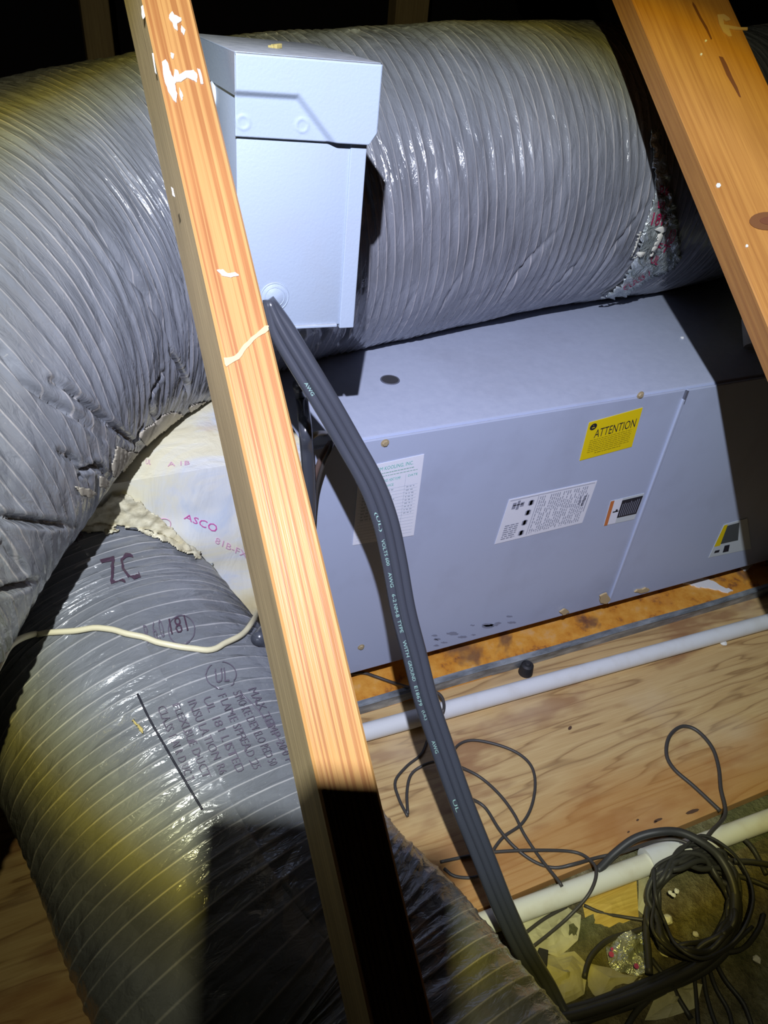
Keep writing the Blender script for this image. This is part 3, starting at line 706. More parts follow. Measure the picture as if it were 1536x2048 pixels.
UPc = [[1.85, 1.27, .78], [1.235, 1.155, .684], [.70, 1.084, .684], [.285, 1.045, .654], [.031, .958, .623], [-.168, .722, .614], [-.374, .402, .499], [-.50, .12, .38]]
LOc = [[-.045, .775, .285], [-.008, .660, .255], [.022, .555, .246], [.076, .335, .208], [.124, .235, .180], [.170, .064, .172], [.186, -.115, .170], [.18, -.35, .177]]
ZR = ZT + .0015
def conf_up(V):
    x, y, z = V[..., 0], V[..., 1], V[..., 2]
    m1 = (y > YFc - .004) & (y < YBk + .1) & (x > PX0) & (x < X1u + .02); wob = .004 * np.abs(np.sin(x * 40) * np.sin(y * 33))
    z2 = np.where(m1 & (z < ZR + wob), ZR + wob, z); z2 = np.maximum(z2, .006); out = V.copy(); out[..., 2] = z2; return out
def conf_lo(V):
    out = V.copy(); y = V[..., 1]; flo = np.where(y > YE - .01, .0015, ZL + .004) ; out[..., 2] = np.maximum(V[..., 2], flo); out[..., 1] = np.minimum(out[..., 1], PY0 - .004)
    q = out - A1; lw_ = q @ WX; ld_ = q @ DD; m = (lw_ > -.012) & (lw_ < .0505) & (ld_ < .083) & (ld_ > -.12)   # dented where the stud presses on it
    return out + DD * np.where(m, .083 - ld_, 0.)[..., None]
ud = empty('upper_duct', (.4, 1.05, ZT), 'huge grey ribbed flexible duct arching across the top, behind the metal box', 'duct')
M['duct_up'].node_tree  # (circumference in the material is 2*pi*.2 in UV units)
up, upp, upr = duct('upper_duct', UPc, None, [.208, .208, .207, .207, .2085, .210, .210, .21], PITCH, M['duct_up'], .0020, 430, 21, .62, (2.6, 1.95, .62), conf_up, 'grey ribbed plastic jacket', 'duct', ud, [
    ([(100, 760), (170, 810), (235, 862), (290, 898)], .014, 0.0024), ([(0, 700), (40, 760), (95, 800), (150, 838), (205, 880)], .012, 0.0024), ([(-5, 1032), (50, 1040), (95, 1047), (150, 1050)], .014, 0.0026),
    ([(-5, 1180), (35, 1172), (75, 1160)], .013, 0.0029), ([(342, 700), (362, 740), (374, 775), (368, 812)], .011, 0.0026), ([(190, 460), (240, 525), (282, 578), (310, 620), (350, 690)], .006, 0.0040),
    ([(285, 850), (262, 905), (240, 935)], .010, 0.0025), ([(150, 950), (190, 930), (215, 962)], .010, 0.0023), ([(0, 1085), (40, 1130), (55, 1165)], .008, 0.0022), ([(330, 745), (300, 800), (318, 850)], .008, 0.0025),
    ([(110, 900), (150, 925), (175, 965)], .008, 0.0022), ([(1000, 602), (1022, 565), (1050, 528), (1085, 490), (1125, 450)], .005, 0.0036), ([(1185, 560), (1225, 500), (1262, 450), (1290, 410)], .005, 0.0036),
    ([(1090, 590), (1130, 550), (1180, 500)], .004, 0.0032), ([(870, 640), (895, 590), (930, 530)], .0035, 0.0027), ([(630, 700), (650, 670), (640, 640)], .010, 0.0029), ([(680, 690), (700, 660), (690, 630)], .010, 0.0029), ([(590, 690), (610, 660)], .01, .004)])
ldt = empty('lower_duct', (.10, .3, 0.), 'grey ribbed flexible duct at lower left, curving toward the viewer under the cream wire', 'duct')
CIRC_R[False] = .17
lw, lpp, lpr = duct('lower_duct', LOc, None, [.165, .165, .160, .161, .163, .166, .170, .171], PITCH, M['duct_lo'], .0021, 380, 33, .5, (3.4, .1, .3), conf_lo, 'grey ribbed plastic jacket', 'duct', ldt)
bpy.context.view_layer.update()
dg = bpy.context.evaluated_depsgraph_get()
BV = {}
def bvh(o):
    if o.name not in BV:
        BV[o.name] = (BVHTree.FromObject(o, dg), Vector(o['wloc']))
    return BV[o.name]
def hit(x, y, objs, off=.001):
    r = Vector(ray(x, y)).normalized(); best = None
    for o in objs:
        t, org = bvh(o); loc, nrm, idx, dist = t.ray_cast(Vector(O) - org, r)
        if loc is not None and (best is None or dist < best[0]): best = (dist, loc + org, nrm)
    if best is None: return None
    n_ = best[2] if best[2].dot(r) < 0 else -best[2]
    return np.array(best[1] + n_ * off)
def wrap_text(name, s, quad, objs, material, parent, off=.0018, label=None, mirror=False, fallback=None):
    """lay lettering on real surfaces: quad TL TR BR BL in the photograph's pixels"""
    tv, tf, _ = text_polys(s, .09); V = []; ok = []
    for (x, y) in tv:
        v = 1 - y; u = x; a = np.array(quad, float)
        q = a[0] * (1 - u) * (1 - v) + a[1] * u * (1 - v) + a[2] * u * v + a[3] * (1 - u) * v
        h = hit(q[0], q[1], objs, off); ok.append(h is not None); V.append(h if h is not None else np.zeros(3))
    Fc = [f for f in tf if all(ok[i] for i in f)]
    used = sorted({i for f in Fc for i in f}); mp_ = {i: k for k, i in enumerate(used)}
    if not Fc: return None
    o = mk(name, [V[i] for i in used], [[mp_[i] for i in f] for f in Fc], material, parent)
    if label: o['label'] = label
    return o
def wrap_patch(name, outline, objs, material, parent, off=.002, amp=0., seed=0, label=None, res=5., thick=True):
    """an irregular patch (inside a pixel outline) laid on real surfaces"""
    px = np.array(outline, float); x0, y0 = px.min(0); x1, y1 = px.max(0)
    def inside(x, y):
        c = False; k = len(px)
        for i in range(k):
            a, b_ = px[i], px[i - 1]
            if (a[1] > y) != (b_[1] > y) and x < (b_[0] - a[0]) * (y - a[1]) / (b_[1] - a[1]) + a[0]: c = not c
        return c
    nx = int((x1 - x0) / res) + 2; ny = int((y1 - y0) / res) + 2; idx = {}; V = []; Fc = []
    rs_ = np.random.RandomState(seed)
    for j in range(ny):
        for i in range(nx):
            x, y = x0 + i * res, y0 + j * res
            if inside(x, y):
                h = hit(x + rs_.uniform(-.3, .3) * res * .5, y + rs_.uniform(-.3, .3) * res * .5, objs, off + amp * float(vnoise(np.array(x / 11.), np.array(y / 11.), seed)) + amp * .25 * float(vnoise(np.array(x / 4.), np.array(y / 4.), seed + 1)))
                if h is not None: idx[(i, j)] = len(V); V.append(h)
    for (i, j) in list(idx):
        if all(k in idx for k in ((i + 1, j), (i + 1, j + 1), (i, j + 1))): 
            q = [idx[(i, j)], idx[(i, j + 1)], idx[(i + 1, j + 1)], idx[(i + 1, j)]]
            pts_ = [V[t_] for t_ in q]
            if max(np.linalg.norm(pts_[a_] - pts_[(a_ + 1) % 4]) for a_ in range(4)) < .03: Fc.append(q)
    if not Fc: return None
    o = mk(name, V, Fc, material, parent, True)
    if label: o['label'] = label
    sm = o.modifiers.new('sol', 'SOLIDIFY'); sm.thickness = .0012; sm.offset = 0
    return o

# lettering and mastic on plenum and lower duct
T_ = lambda l, ox=200, oy=850, s=3.84: [(ox + x / s, oy + y / s) for x, y in l]
wrap_text('pink_print', 'ASCO', T_([(655, 675), (905, 765), (890, 825), (640, 715)]), [pbox], M['ink_pink'], plen, .0012, 'pink lettering')
wrap_text('pink_print', '81B-FX', T_([(890, 855), (1135, 975), (1125, 1020), (878, 900)]), [pbox], M['ink_faint_pink'], plen, .0012)
wrap_text('pink_print', '1B', T_([(715, 965), (775, 1015), (755, 1070), (700, 1040)]), [pbox], M['ink_pink'], plen, .0012)
wrap_text('pink_print', 'UL', T_([(355, 265), (395, 275), (390, 310), (350, 305)]), [pbox], M['ink_faint_pink'], plen, .0012)
wrap_text('pink_print', 'A 1B', T_([(520, 290), (690, 280), (690, 310), (520, 325)]), [pbox], M['ink_faint_pink'], plen, .0012)
wrap_text('pink_print', 'UL 181', T_([(835, 1180), (990, 1330), (960, 1375), (810, 1225)]), [pbox], M['ink_faint_pink'], plen, .0012)
wrap_text('pink_print', 'A51', T_([(1005, 1440), (1070, 1500), (1050, 1560), (985, 1500)]), [pbox], M['ink_pink'], plen, .0012)
rg_ = MB(); pc_ = hit(*T_([(478, 765)])[0], [pbox], .001); rg_.torus(pc_, (0, -1, 0), .0095, .0006, 28, 6); rg_.build('print_ring', M['ink_faint_pink'], plen)
wrap_text('pink_print', 'U', T_([(465, 745), (492, 750), (490, 785), (462, 780)]), [pbox], M['ink_faint_pink'], plen, .0012)
wrap_patch('foil_scrap', T_([(770, 1060), (860, 1030), (890, 1110), (800, 1160)]), [pbox], M['foil'], plen, .002, .003, 4, 'shiny foil scrap', 4.)
sm_ = rough([(148, 1060), (160, 1032), (190, 1012), (225, 985), (262, 985), (300, 1020), (345, 1052), (392, 1098), (400, 1128), (372, 1112), (330, 1088), (292, 1072), (268, 1052), (236, 1048), (205, 1062), (176, 1068)], 4, 3.5, 9)
wrap_patch('mastic_smear', sm_, [pbox, lw], M['smear'], plen, .0018, .003, 6, 'thick cream mastic smear', 2.4)
wrap_patch('mastic_smear', rough([(205, 1062), (222, 1048), (238, 1060), (230, 1072), (208, 1074)], 3, 2, 4), [pbox, lw], M['smear'], plen, .003, .003, 8, None, 3.)
dk = M['ink_purple']; dm = M['ink_dim']
wrap_text('duct_print', 'V18', [(134, 1075), (160, 1062), (168, 1078), (140, 1094)], [lw], dk, ldt, .0022, 'dark purple lettering')
wrap_text('duct_print', 'ZC', [(198, 1122), (262, 1106), (282, 1158), (222, 1170)], [lw], dk, ldt, .0022)
wrap_text('duct_print', 'R 6.0', [(285, 1252), (322, 1240), (330, 1275), (294, 1288)], [lw], dm, ldt, .0022)
wrap_text('duct_print', '181', [(336, 1240), (368, 1232), (376, 1264), (342, 1272)], [lw], dk, ldt, .0022)
for (cx_, cy_, rx_, ry_) in ((362, 1262, 27, 30), (441, 1352, 31, 27)):
    V = []; k_ = 40
    for i in range(k_):
        a_ = 2 * math.pi * i / k_
        for f_ in (1., .93):
            h = hit(cx_ + rx_ * f_ * math.cos(a_), cy_ + ry_ * f_ * math.sin(a_), [lw], .002); V.append(h)
    mk('print_ring', V, [(2 * i, 2 * i + 1, (2 * i + 3) % (2 * k_), (2 * i + 2) % (2 * k_)) for i in range(k_)], dm, ldt)
wrap_text('duct_print', 'UL', [(428, 1340), (455, 1336), (458, 1366), (430, 1370)], [lw], dm, ldt, .0022)
words = ['CLASS 1 AIR DUCT', 'FLEXIBLE DUCT', 'INSULATION R6', 'UL 181 LISTED', 'FLAME SPREAD 25', 'SMOKE DEVELOPED 50', 'MAX TEMP 200 F']
for i, wd_ in enumerate(words):
    x = 330 + i * 30; y = 1412 - i * 6
    wrap_text('duct_print', wd_, [(x, y), (x + 60 + i * 3, y + 148), (x + 44 + i * 3, y + 154), (x - 16, y + 6)], [lw], dm, ldt, .0022)
# black marker line
def surf_line(name, pts, objs, r, material, parent, off=.001, label=None, step=.004):
    pp = []
    for x, y in pts:
        h = hit(x, y, objs, off)
        if h is not None: pp.append(h)
    o = tube(name, pp, r, material, parent, step, 6)
    if label: o['label'] = label
    return o
surf_line('marker_line', px_path([(275, 1388), (300, 1440), (340, 1510), (372, 1565), (405, 1620)], 60), [lw], .0011, M['ink_black'], ldt, .0004, 'thin black marker line')
surf_line('marker_line', px_path([(480, 1385), (515, 1420), (545, 1460), (575, 1508)], 40), [lw], .0007, M['ink_dim'], ldt, .0004)
wrap_patch('bark_flake', [(262, 1441), (275, 1444), (287, 1456), (288, 1474), (280, 1466), (274, 1454)], [lw], M['leaf'], ldt, .003, .001, 2, 'small tan flake', 2.5)
# foil seam on the upper duct near the brace
fl = wrap_patch('foil_seam', [(1290, 262), (1312, 262), (1330, 320), (1345, 400), (1356, 470), (1362, 520), (1335, 540), (1290, 560), (1252, 590), (1180, 600), (1240, 560), (1270, 500), (1285, 440), (1305, 380), (1298, 320)], [up], M['foil'], ud, .0035, .004, 12, 'crumpled silver foil seam with red print', 5.)
bpy.context.view_layer.update(); dg = bpy.context.evaluated_depsgraph_get()
for i, (s_, q_) in enumerate([('R6', [(1318, 372), (1336, 372), (1334, 392), (1316, 390)]), ('UL', [(1314, 400), (1332, 402), (1328, 418), (1312, 414)]), ('181', [(1305, 424), (1330, 428), (1320, 450), (1300, 448)]),
                              ('AD', [(1338, 456), (1352, 458), (1344, 486), (1328, 484)]), ('FT', [(1318, 482), (1340, 490), (1330, 506), (1308, 500)]), ('UL', [(1302, 506), (1322, 510), (1312, 528), (1298, 524)]),
                              ('CLASS 1', [(1244, 570), (1296, 540), (1298, 548), (1248, 580)])]):
    wrap_text('red_print', s_, q_, [fl, up], M['ink_red'], ud, .003)
wrap_patch('white_fibre', [(1334, 428), (1336, 436), (1304, 506), (1292, 516), (1298, 490), (1316, 452)], [up, fl], M['insul_white'], ud, .006, .002, 5, 'strip of white fibre', 3.)
wrap_patch('white_fibre', [(1276, 452), (1278, 470), (1264, 508), (1282, 500), (1284, 508), (1262, 514), (1258, 506), (1268, 470)], [up, fl], M['insul_white'], ud, .005, .002, 6, None, 2.5)

for i, pl_ in enumerate([[(232, 890), (262, 902), (281, 903), (264, 930), (240, 950), (226, 958), (220, 930)], [(272, 868), (292, 892), (318, 880), (345, 862), (366, 846), (372, 828), (345, 822), (322, 830), (300, 850)],
                         [(145, 968), (170, 975), (196, 984), (180, 996), (160, 990)], [(376, 812), (400, 802), (418, 800), (414, 812), (392, 822), (378, 822)], [(196, 950), (222, 962), (212, 978), (198, 974)]]):
    wrap_patch('mastic_smudge', rough(pl_, 4, 1.5, i + 3), [up], M['smudge'], ud, .0009, .0002, i, 'tan mastic smudge' if i == 0 else None, 2.)
# ------------------------------------------------------------------ disconnect box
def vpd(x, y): v = np.array([x - 768, y - 1024, F]); return v / np.linalg.norm(v)
bw = vpd(4813, 457); bd = vpd(33, -80); bd = bd - bw * (bd @ bw); bd /= np.linalg.norm(bd); bdn = np.cross(bd, bw)
cr_ = lambda x, y: np.array([(x - 768) / F, (y - 1024) / F, 1.])
pB = cr_(731, 283) * .655; qB = cr_(472, 270); qB = qB * ((bd @ pB) / (bd @ qB)); BW = (pB - qB) @ bw
K = .655 / .68; BH = .168 * K; LH = .0605 * K; BDp = .135; LDp = .186
bo = c2w(qB); bx = R @ bw; by = R @ bd; bz = -(R @ bdn)      # origin at front-left under the hood, z up
box = empty('disconnect_box', bo - bz * BH + bx * BW / 2 + by * .06, 'pale blue-grey metal electrical box with a hooded lid behind the stud', 'electrical box')
b = MB(); b.box(bo, bx, by, bz, (0, 0, -BH), (BW, BDp, LH * .8), .0012); shade_auto(b.build('enclosure', M['box'], box))
# cover edge strip on the right
b = MB(); b.box(bo, bx, by, bz, (BW - .0135, -.0016, -BH - .0035), (BW + .0012, BDp * .9, LH * .5), .0009); b.build('cover_flange', M['box'], box)
b = MB(); b.box(bo, bx, by, bz, (.004, -.0022, -BH - .0018), (BW - .016, .004, -BH + .0012), .0008); b.build('bottom_flange', M['box'], box)
# hood: top + side skirt + front with pressed step
b = MB(); LX0, LX1 = -.0012, BW + .0072
b.box(bo, bx, by, bz, (LX0, -.004, LH - .0016), (LX1, LDp, LH), .0006)
b.box(bo, bx, by, bz, (LX0, -.0035, LH - .030), (LX0 + .0012, LDp, LH - .0008)); b.box(bo, bx, by, bz, (LX1 - .0012, -.0035, LH - .030), (LX1, LDp, LH - .0008))
b.box(bo, bx, by, bz, (LX0, LDp - .0014, LH - .030), (LX1, LDp, LH - .0008))
shade_auto(b.build('hood', M['box'], box))
nx, nz = 90, 56; V = []; Fc = []
FW = LX1 - LX0; SKH = LH + .002
def seg(px_, py_, a, c):
    a = np.array(a); c = np.array(c); p_ = np.array([px_, py_]); t_ = np.clip((p_ - a) @ (c - a) / ((c - a) @ (c - a)), 0, 1); return np.linalg.norm(p_ - a - (c - a) * t_)
for j in range(nz + 1):
    for i in range(nx + 1):
        u = i / nx; v = j / nz           # u to the right, v downward
        X_ = u * FW; lim = SKH - max(0, (u - .945) / .055) * .010 - (1 - u) * .0018
        Z_ = v * lim; zf = Z_ / SKH
        # inside the pressed field at lower left
        if u < .42: bnd = .46
        else: bnd = .46 + (u - .42) / (.68 - .42) * .54
        dd_ = (zf - bnd) * SKH if u < .42 else (zf - bnd) * SKH * .62
        s_ = np.clip((dd_ + .0028) / .0056, 0, 1); s_ = s_ * s_ * (3 - 2 * s_)
        dep_ = .0044 * (1 - s_)
        for (cx_, cz_) in ((.055, .80), (.46, .80)):
            rr_ = math.hypot((u - cx_) * FW, (zf - cz_) * SKH); dep_ += .0007 * math.exp(-((rr_ - .0048) / .001) ** 2)
        if j == 0: dep_ = 0.002
        V.append(bo + bx * (LX0 + X_) + bz * (LH - .0004 - Z_) - by * (.0030 + dep_))
for j in range(nz):
    for i in range(nx): a = j * (nx + 1) + i; Fc.append((a, a + nx + 1, a + nx + 2, a + 1))
o = mk('hood_front', V, Fc, M['box'], box, True); sm = o.modifiers.new('sol', 'SOLIDIFY'); sm.thickness = .0012; sm.offset = -1
o['label'] = 'stepped hood front'
# knockouts
def box_face(x, y, off=0.):                      # pixel -> enclosure front face
    r = ray(x, y); n_ = -by; t_ = (n_ @ (bo + n_ * off - O)) / (n_ @ r); return O + r * t_
pk = box_face(549, 594); b = MB()
for rr_, h_ in ((.0125, .0005), (.0088, .0009)): b.cyl(pk + by * .0003, -by, rr_, .0003 + h_, 36, None, .0003)
b.torus(pk, by, .0128, .0009, 36, 6); b.torus(pk - by * .0006, by, .0090, .0006, 32, 6); o = b.build('knockout', M['box'], box, True)
def left_face(x, y):
    r = ray(x, y); n_ = -bx; t_ = (n_ @ (bo - O)) / (n_ @ r); return O + r * t_
pk = left_face(427, 190); b = MB(); b.cyl(pk + bx * .0003, -bx, .0118, .0028, 32, .0105, .001); o = b.build('knockout_plug', mat('pale_plug', (.66, .72, .78), .45), box, True)
# cable clamp, low on the left side
pc = bo - bz * (BH * .80) + by * .020; b = MB(); b.cyl(pc, -bx, .0105, .006, 28, None, .001); b.torus(pc - bx * .007, bx, .0088, .0019, 28, 8); b.cyl(pc - bx * .005, -bx, .0075, .012, 24)
b.box(pc - bx * .012, bx, by, bz, (-.004, -.012, .003), (.004, -.006, .007), .0008); b.cyl(pc - bx * .012 - by * .010 + bz * .008, -by, .0028, .004, 12)
shade_auto(b.build('cable_clamp', M['zinc'], box))
b = MB(); q = bo + bz * (LH + .0002) + bx * (BW * .42) + by * .07; 
for k_ in range(5): b.box(q + bx * .0015 * k_ + by * rnd.uniform(-.003, .003), (.8, .6, 0), (-.6, .8, 0), (0, 0, 1), (-.003, -.0014, -.0002), (.003, .0014, .0016 + .0004 * k_), .0004)
o = b.build('wood_crumb', M['leaf'], None); tag(o, 'tiny brown crumb lying on top of the metal box', 'crumb')

# ------------------------------------------------------------------ main power cables
cpx = [(537, 600, .672), (547, 625, .676), (566, 665, .682), (605, 730, .692), (655, 812, .705), (700, 890, .718), (743, 968, .728), (770, 1040, .737), (788, 1120, .747), (806, 1220, .758), (829, 1310, .768), (852, 1400, .777),
       (886, 1500, .788), (925, 1610, .80), (965, 1710, .815), (1005, 1810, .84), (1045, 1895, .875), (1090, 1970, .915)]
# each cable: sideways offset along the view-perpendicular of the run
def cable_path(off, dz, phase):
    out = []; n_ = len(cpx)
    for i, (x, y, Z) in enumerate(cpx):
        a = cpx[max(i - 1, 0)]; c = cpx[min(i + 1, n_ - 1)]; d_ = np.array([c[0] - a[0], c[1] - a[1]], float); d_ /= np.linalg.norm(d_); nn = np.array([d_[1], -d_[0]])   # to the right of travel (image right)
        t_ = min(1, i / 2.2); o_ = off * t_ * F / Z
        out.append(P(x + nn[0] * o_, y + nn[1] * o_, Z + dz * (.4 + .6 * t_) + .0006 * math.sin(i * .9 + phase)))
    e = out[-1]; out.append(np.array([e[0] + .012, e[1] - .045, max(e[2] - .03, ZL + .010)]))
    out.append(np.array([e[0] + .05, e[1] - .09, ZL + .009])); return out
cab = []
for (off, dz, lab, r_) in ((-.0072, .0, 'black power cable with pale green print, leftmost of three from the metal box', .0052), (.0004, -.003, 'black power cable in the middle of the three hanging from the metal box', .0044), (.0072, .001, 'glossy black power cable without print, farthest right of the three from the metal box', .0055)):
    o = tube('power_cable', cable_path(off, dz, off * 100), r_, M['cable'], None, .006, 14); tag(o, lab, 'cable', 'power cables from the metal box'); cab.append(o)
bpy.context.view_layer.update(); dg = bpy.context.evaluated_depsgraph_get()
cx_pts = np.array([(x, y) for x, y, z in cpx], float); cl = np.r_[0, np.cumsum(np.linalg.norm(np.diff(cx_pts, axis=0), axis=1))]
def along(s_, off):
    x = np.interp(s_, cl, cx_pts[:, 0]); y = np.interp(s_, cl, cx_pts[:, 1]); x2 = np.interp(s_ + 8, cl, cx_pts[:, 0]); y2 = np.interp(s_ + 8, cl, cx_pts[:, 1])
    d_ = np.array([x2 - x, y2 - y]); d_ /= max(np.linalg.norm(d_), 1e-6); return np.array([x, y]) + np.array([d_[1], -d_[0]]) * off
s0 = 500.
for wtxt, s1, s2 in (('AWG', 180, 210), ('(UL)', 478, 520), ('VOLTS 600', 536, 590), ('AWG', 604, 634), ('6-2', 648, 664), ('NM-B', 668, 694), ('TYPE', 700, 726), ('WITH', 742, 776), ('GROUND', 784, 826), ('E18679', 836, 876), ('(UL)', 886, 906), ('AWG', 950, 976), ('UL', 1075, 1100)):
    tv, tf, _ = text_polys(wtxt, .09); V = []; ok = []
    for (x, y) in tv:
        a = along(s1 + (s2 - s1) * x, -16.5 + y * 6.5); h = hit(a[0], a[1], [cab[0]], .0003); ok.append(h is not None); V.append(h if h is not None else np.zeros(3))
    Fc = [f for f in tf if all(ok[i] for i in f)]; used = sorted({i for f in Fc for i in f}); mp_ = {i: k for k, i in enumerate(used)}
    if Fc: o = mk('cable_print', [V[i] for i in used], [[mp_[i] for i in f] for f in Fc], M['ink_teal'], cab[0]); o['label'] = 'pale green cable lettering'

# ------------------------------------------------------------------ pipes
pa, pb = onZ(735, 1463, .0141), onZ(1536, 1243, .0141); dp = (pb - pa) / np.linalg.norm(pb - pa)
b = MB(); b.cyl(pa - dp * .10, dp, .0140, 1.9, 28); o = shade_auto(b.build('drain_pipe', M['pvc'])); tag(o, 'white plastic pipe lying along the drain pan, on the plywood', 'pipe')
pa, pb = onZ(1010, 1832, .0), onZ(1536, 1640, .0); dp = (pb - pa) / np.linalg.norm(pb - pa)
zc2 = ZL + .0150; pa[2] = pb[2] = zc2; pa = onZ(1010, 1832, zc2); pb = onZ(1536, 1640, zc2); dp = (pb - pa) / np.linalg.norm(pb - pa)
lp = empty('lower_pipe', (.62, .31, ZL), 'yellowish white plastic pipe with a coupling along the plywood front edge', 'pipe')
b = MB(); b.cyl(pa - dp * .11, dp, .0142, 1.8, 28); shade_auto(b.build('pipe_run', M['pvc2'], lp))
q = onZ(1292, 1724, zc2); b = MB(); b.cyl(q, dp, .0182, .052, 32, None, .001); o = shade_auto(b.build('coupling', M['pvc'], lp)); o['label'] = 'white coupling sleeve'

# ------------------------------------------------------------------ thin wires
def wpath(pts, s=2., ox=768, oy=1348, z=.0028, lift=None, zl=None):
    out = []
    for i, q in enumerate(pts):
        x, y = ox + q[0] / s, oy + q[1] / s; zz = q[2] if len(q) > 2 else z
        p_ = onZ(x, y, zz)
        if len(q) <= 2:
            if .294 < p_[1] < YE + .006: p_ = onZ(x, y, zc2 + .0142 + zz)      # climbs over the lower pipe
            elif p_[1] <= .294: p_ = onZ(x, y, zz + ZL + .006)
        out.append(p_)
    return out
W = [
 ([(175, 262), (150, 320), (90, 370), (45, 430), (60, 500), (95, 570)], 'thin black wire bending left beside the shadow of the cables'),
 ([(95, 560), (92, 470), (110, 400), (165, 362, .008), (230, 345, .02)], 'thin black wire arching under the cables'),
 ([(262, 330, .012), (300, 282), (360, 265), (460, 285), (540, 320), (590, 370), (605, 440), (590, 530), (550, 600), (480, 650), (440, 700), (425, 735)], 'thin black wire in a wide loop on the plywood right of the cables'),
 ([(285, 362, .012), (380, 410), (460, 480), (520, 560), (560, 640), (620, 730), (700, 830), (712, 850)], 'thin black wire running straight down the plywood to the pipe'),
 ([(325, 488, .012), (400, 530), (460, 620, .006), (520, 690, .006), (600, 750), (680, 775), (760, 760), (850, 735, .006), (960, 710), (1080, 670, .012), (1180, 665, .02), (1300, 720, .02), (1400, 745, .0), (1560, 758, .0)], 'long thin black wire sagging along the plywood into the coil'),
 ([(225, 752), (330, 730), (440, 712, .006), (600, 705, .006), (760, 712), (830, 750), (850, 800, .020), (820, 880, .016), (740, 970, -.004), (660, 1040, -.01), (590, 1095, -.012)], 'thin black wire curving over the yellow pipe and down left'),
 ([(240, 778), (280, 808), (350, 815), (400, 800, .01)], 'short piece of thin black wire by the lower duct'),
 ([(1345, 548, .004), (1240, 450), (1160, 380), (1130, 320), (1142, 250), (1190, 210), (1250, 225), (1310, 290), (1338, 370), (1348, 460, .006), (1365, 560, .01), (1310, 630, .022), (1250, 700, .024), (1150, 790, .01), (1090, 860, .004), (1060, 960, 0.), (1050, 1050, 0.), (1062, 1130, 0.)], 'thin dark wire in a tall loop on the plywood at right'),
 ([(800, 925, -.012), (870, 955, -.012), (960, 972, -.012), (1050, 985, -.006)], 'thin black wire below the yellow pipe leading to the coil'),
 ([(560, 1040, -.012), (640, 980, -.012), (730, 930, -.014)], 'faint thin wire under the yellow pipe'),
]
for i, (pts, lab) in enumerate(W):
    o = tube('thin_wire', wpath(pts), .0023 if i != 7 else .0030, M['wire'], None, .005, 8); tag(o, lab, 'wire', 'thin wires on the plywood')
# wire from under the cabinet over the pan
o = tube('control_wire', [onZ(690, 1350, .006), onZ(726, 1346, .008), onZ(748, 1352, .010), onZ(788, 1366, .012), onZ(820, 1375, .034), onZ(866, 1383, .034), onZ(882, 1392, .034), onZ(888, 1408, .033), onZ(886, 1424, .032), onZ(876, 1440, .010), onZ(862, 1452, .003)], .0026, M['wire'], None, .004, 8)
tag(o, 'dark wire curling out of the rusty pan over the white pipe', 'wire')
# cream thermostat cable
bpy.context.view_layer.update(); dg = bpy.context.evaluated_depsgraph_get()
cw = []
h0_ = hit(2, 1322, [lw, up], .006); z0_ = (R.T @ (h0_ - O))[2]
z1_ = (R.T @ (hit(75, 1271, [lw], .0036) - O))[2]
cw += [P(x, y, z0_ + (z1_ - z0_) * f_) for x, y, f_ in ((-40, 1410, 0), (-18, 1362, 0), (2, 1322, .06), (18, 1294, .28), (42, 1277, .68))]
ncw = len(cw)
for x, y in px_path([(75, 1271), (100, 1269), (190, 1261), (240, 1266), (290, 1281), (350, 1297), (410, 1302), (455, 1291)], 36):
    h = hit(x, y, [lw, up], .0036)
    if h is not None: cw.append(h)
cw = cw[:ncw] + [p_ for i, p_ in enumerate(cw[ncw:]) if i % 2 == 0]
e = cw[-1]
for i, (x, y) in enumerate([(480, 1274), (500, 1246), (516, 1212), (532, 1174), (560, 1085), (592, 970), (606, 925), (617, 884), (632, 868)]):
    h = hit(x, y, [lw, pbox], .0045)
    cw.append(h if (h is not None and i < 6) else onY(x, y, .702))
cw.append(onZ(650, 866, ZT + .002))
o = tube('cream_wire', cw, .0031, M['cream_wire'], None, .005, 10); tag(o, 'cream thermostat cable draped over the lower duct', 'wire')
# brown conductors beside it
o = tube('brown_wire', [onZ(662, 884, ZT + .003), onY(652, 898, .708), onY(640, 922, .705), onY(628, 960, .706), onY(622, 1000, .708), onY(622, 1060, .71)], .0032, M['wire_brown'], None, .004, 8); tag(o, 'thin pinkish brown wire at the left end of the cabinet', 'wire')
o = tube('black_lead', [onZ(668, 868, ZT + .004), onY(662, 895, .700), onY(648, 925, .697), onY(634, 975, .698), onY(628, 1030, .70)], .0022, M['wire'], None, .004, 8); tag(o, 'thin black lead beside the brown wire', 'wire')
o = tube('black_hose', [onZ(598, 770, .55), onY(604, 800, .80), onY(610, 850, .70), onY(614, 900, .695), onY(618, 960, .695), onY(618, 1040, .695), onY(606, 1120, .692), onY(585, 1190, .69), onY(560, 1232, .67), hit(538, 1256, [lw, pbox], .009), hit(520, 1274, [lw, pbox], .009), hit(506, 1290, [lw, pbox], .0085)], .0078, M['cable'], None, .005, 14)
tag(o, 'thick black hose passing behind the stud at the end of the cabinet', 'hose')

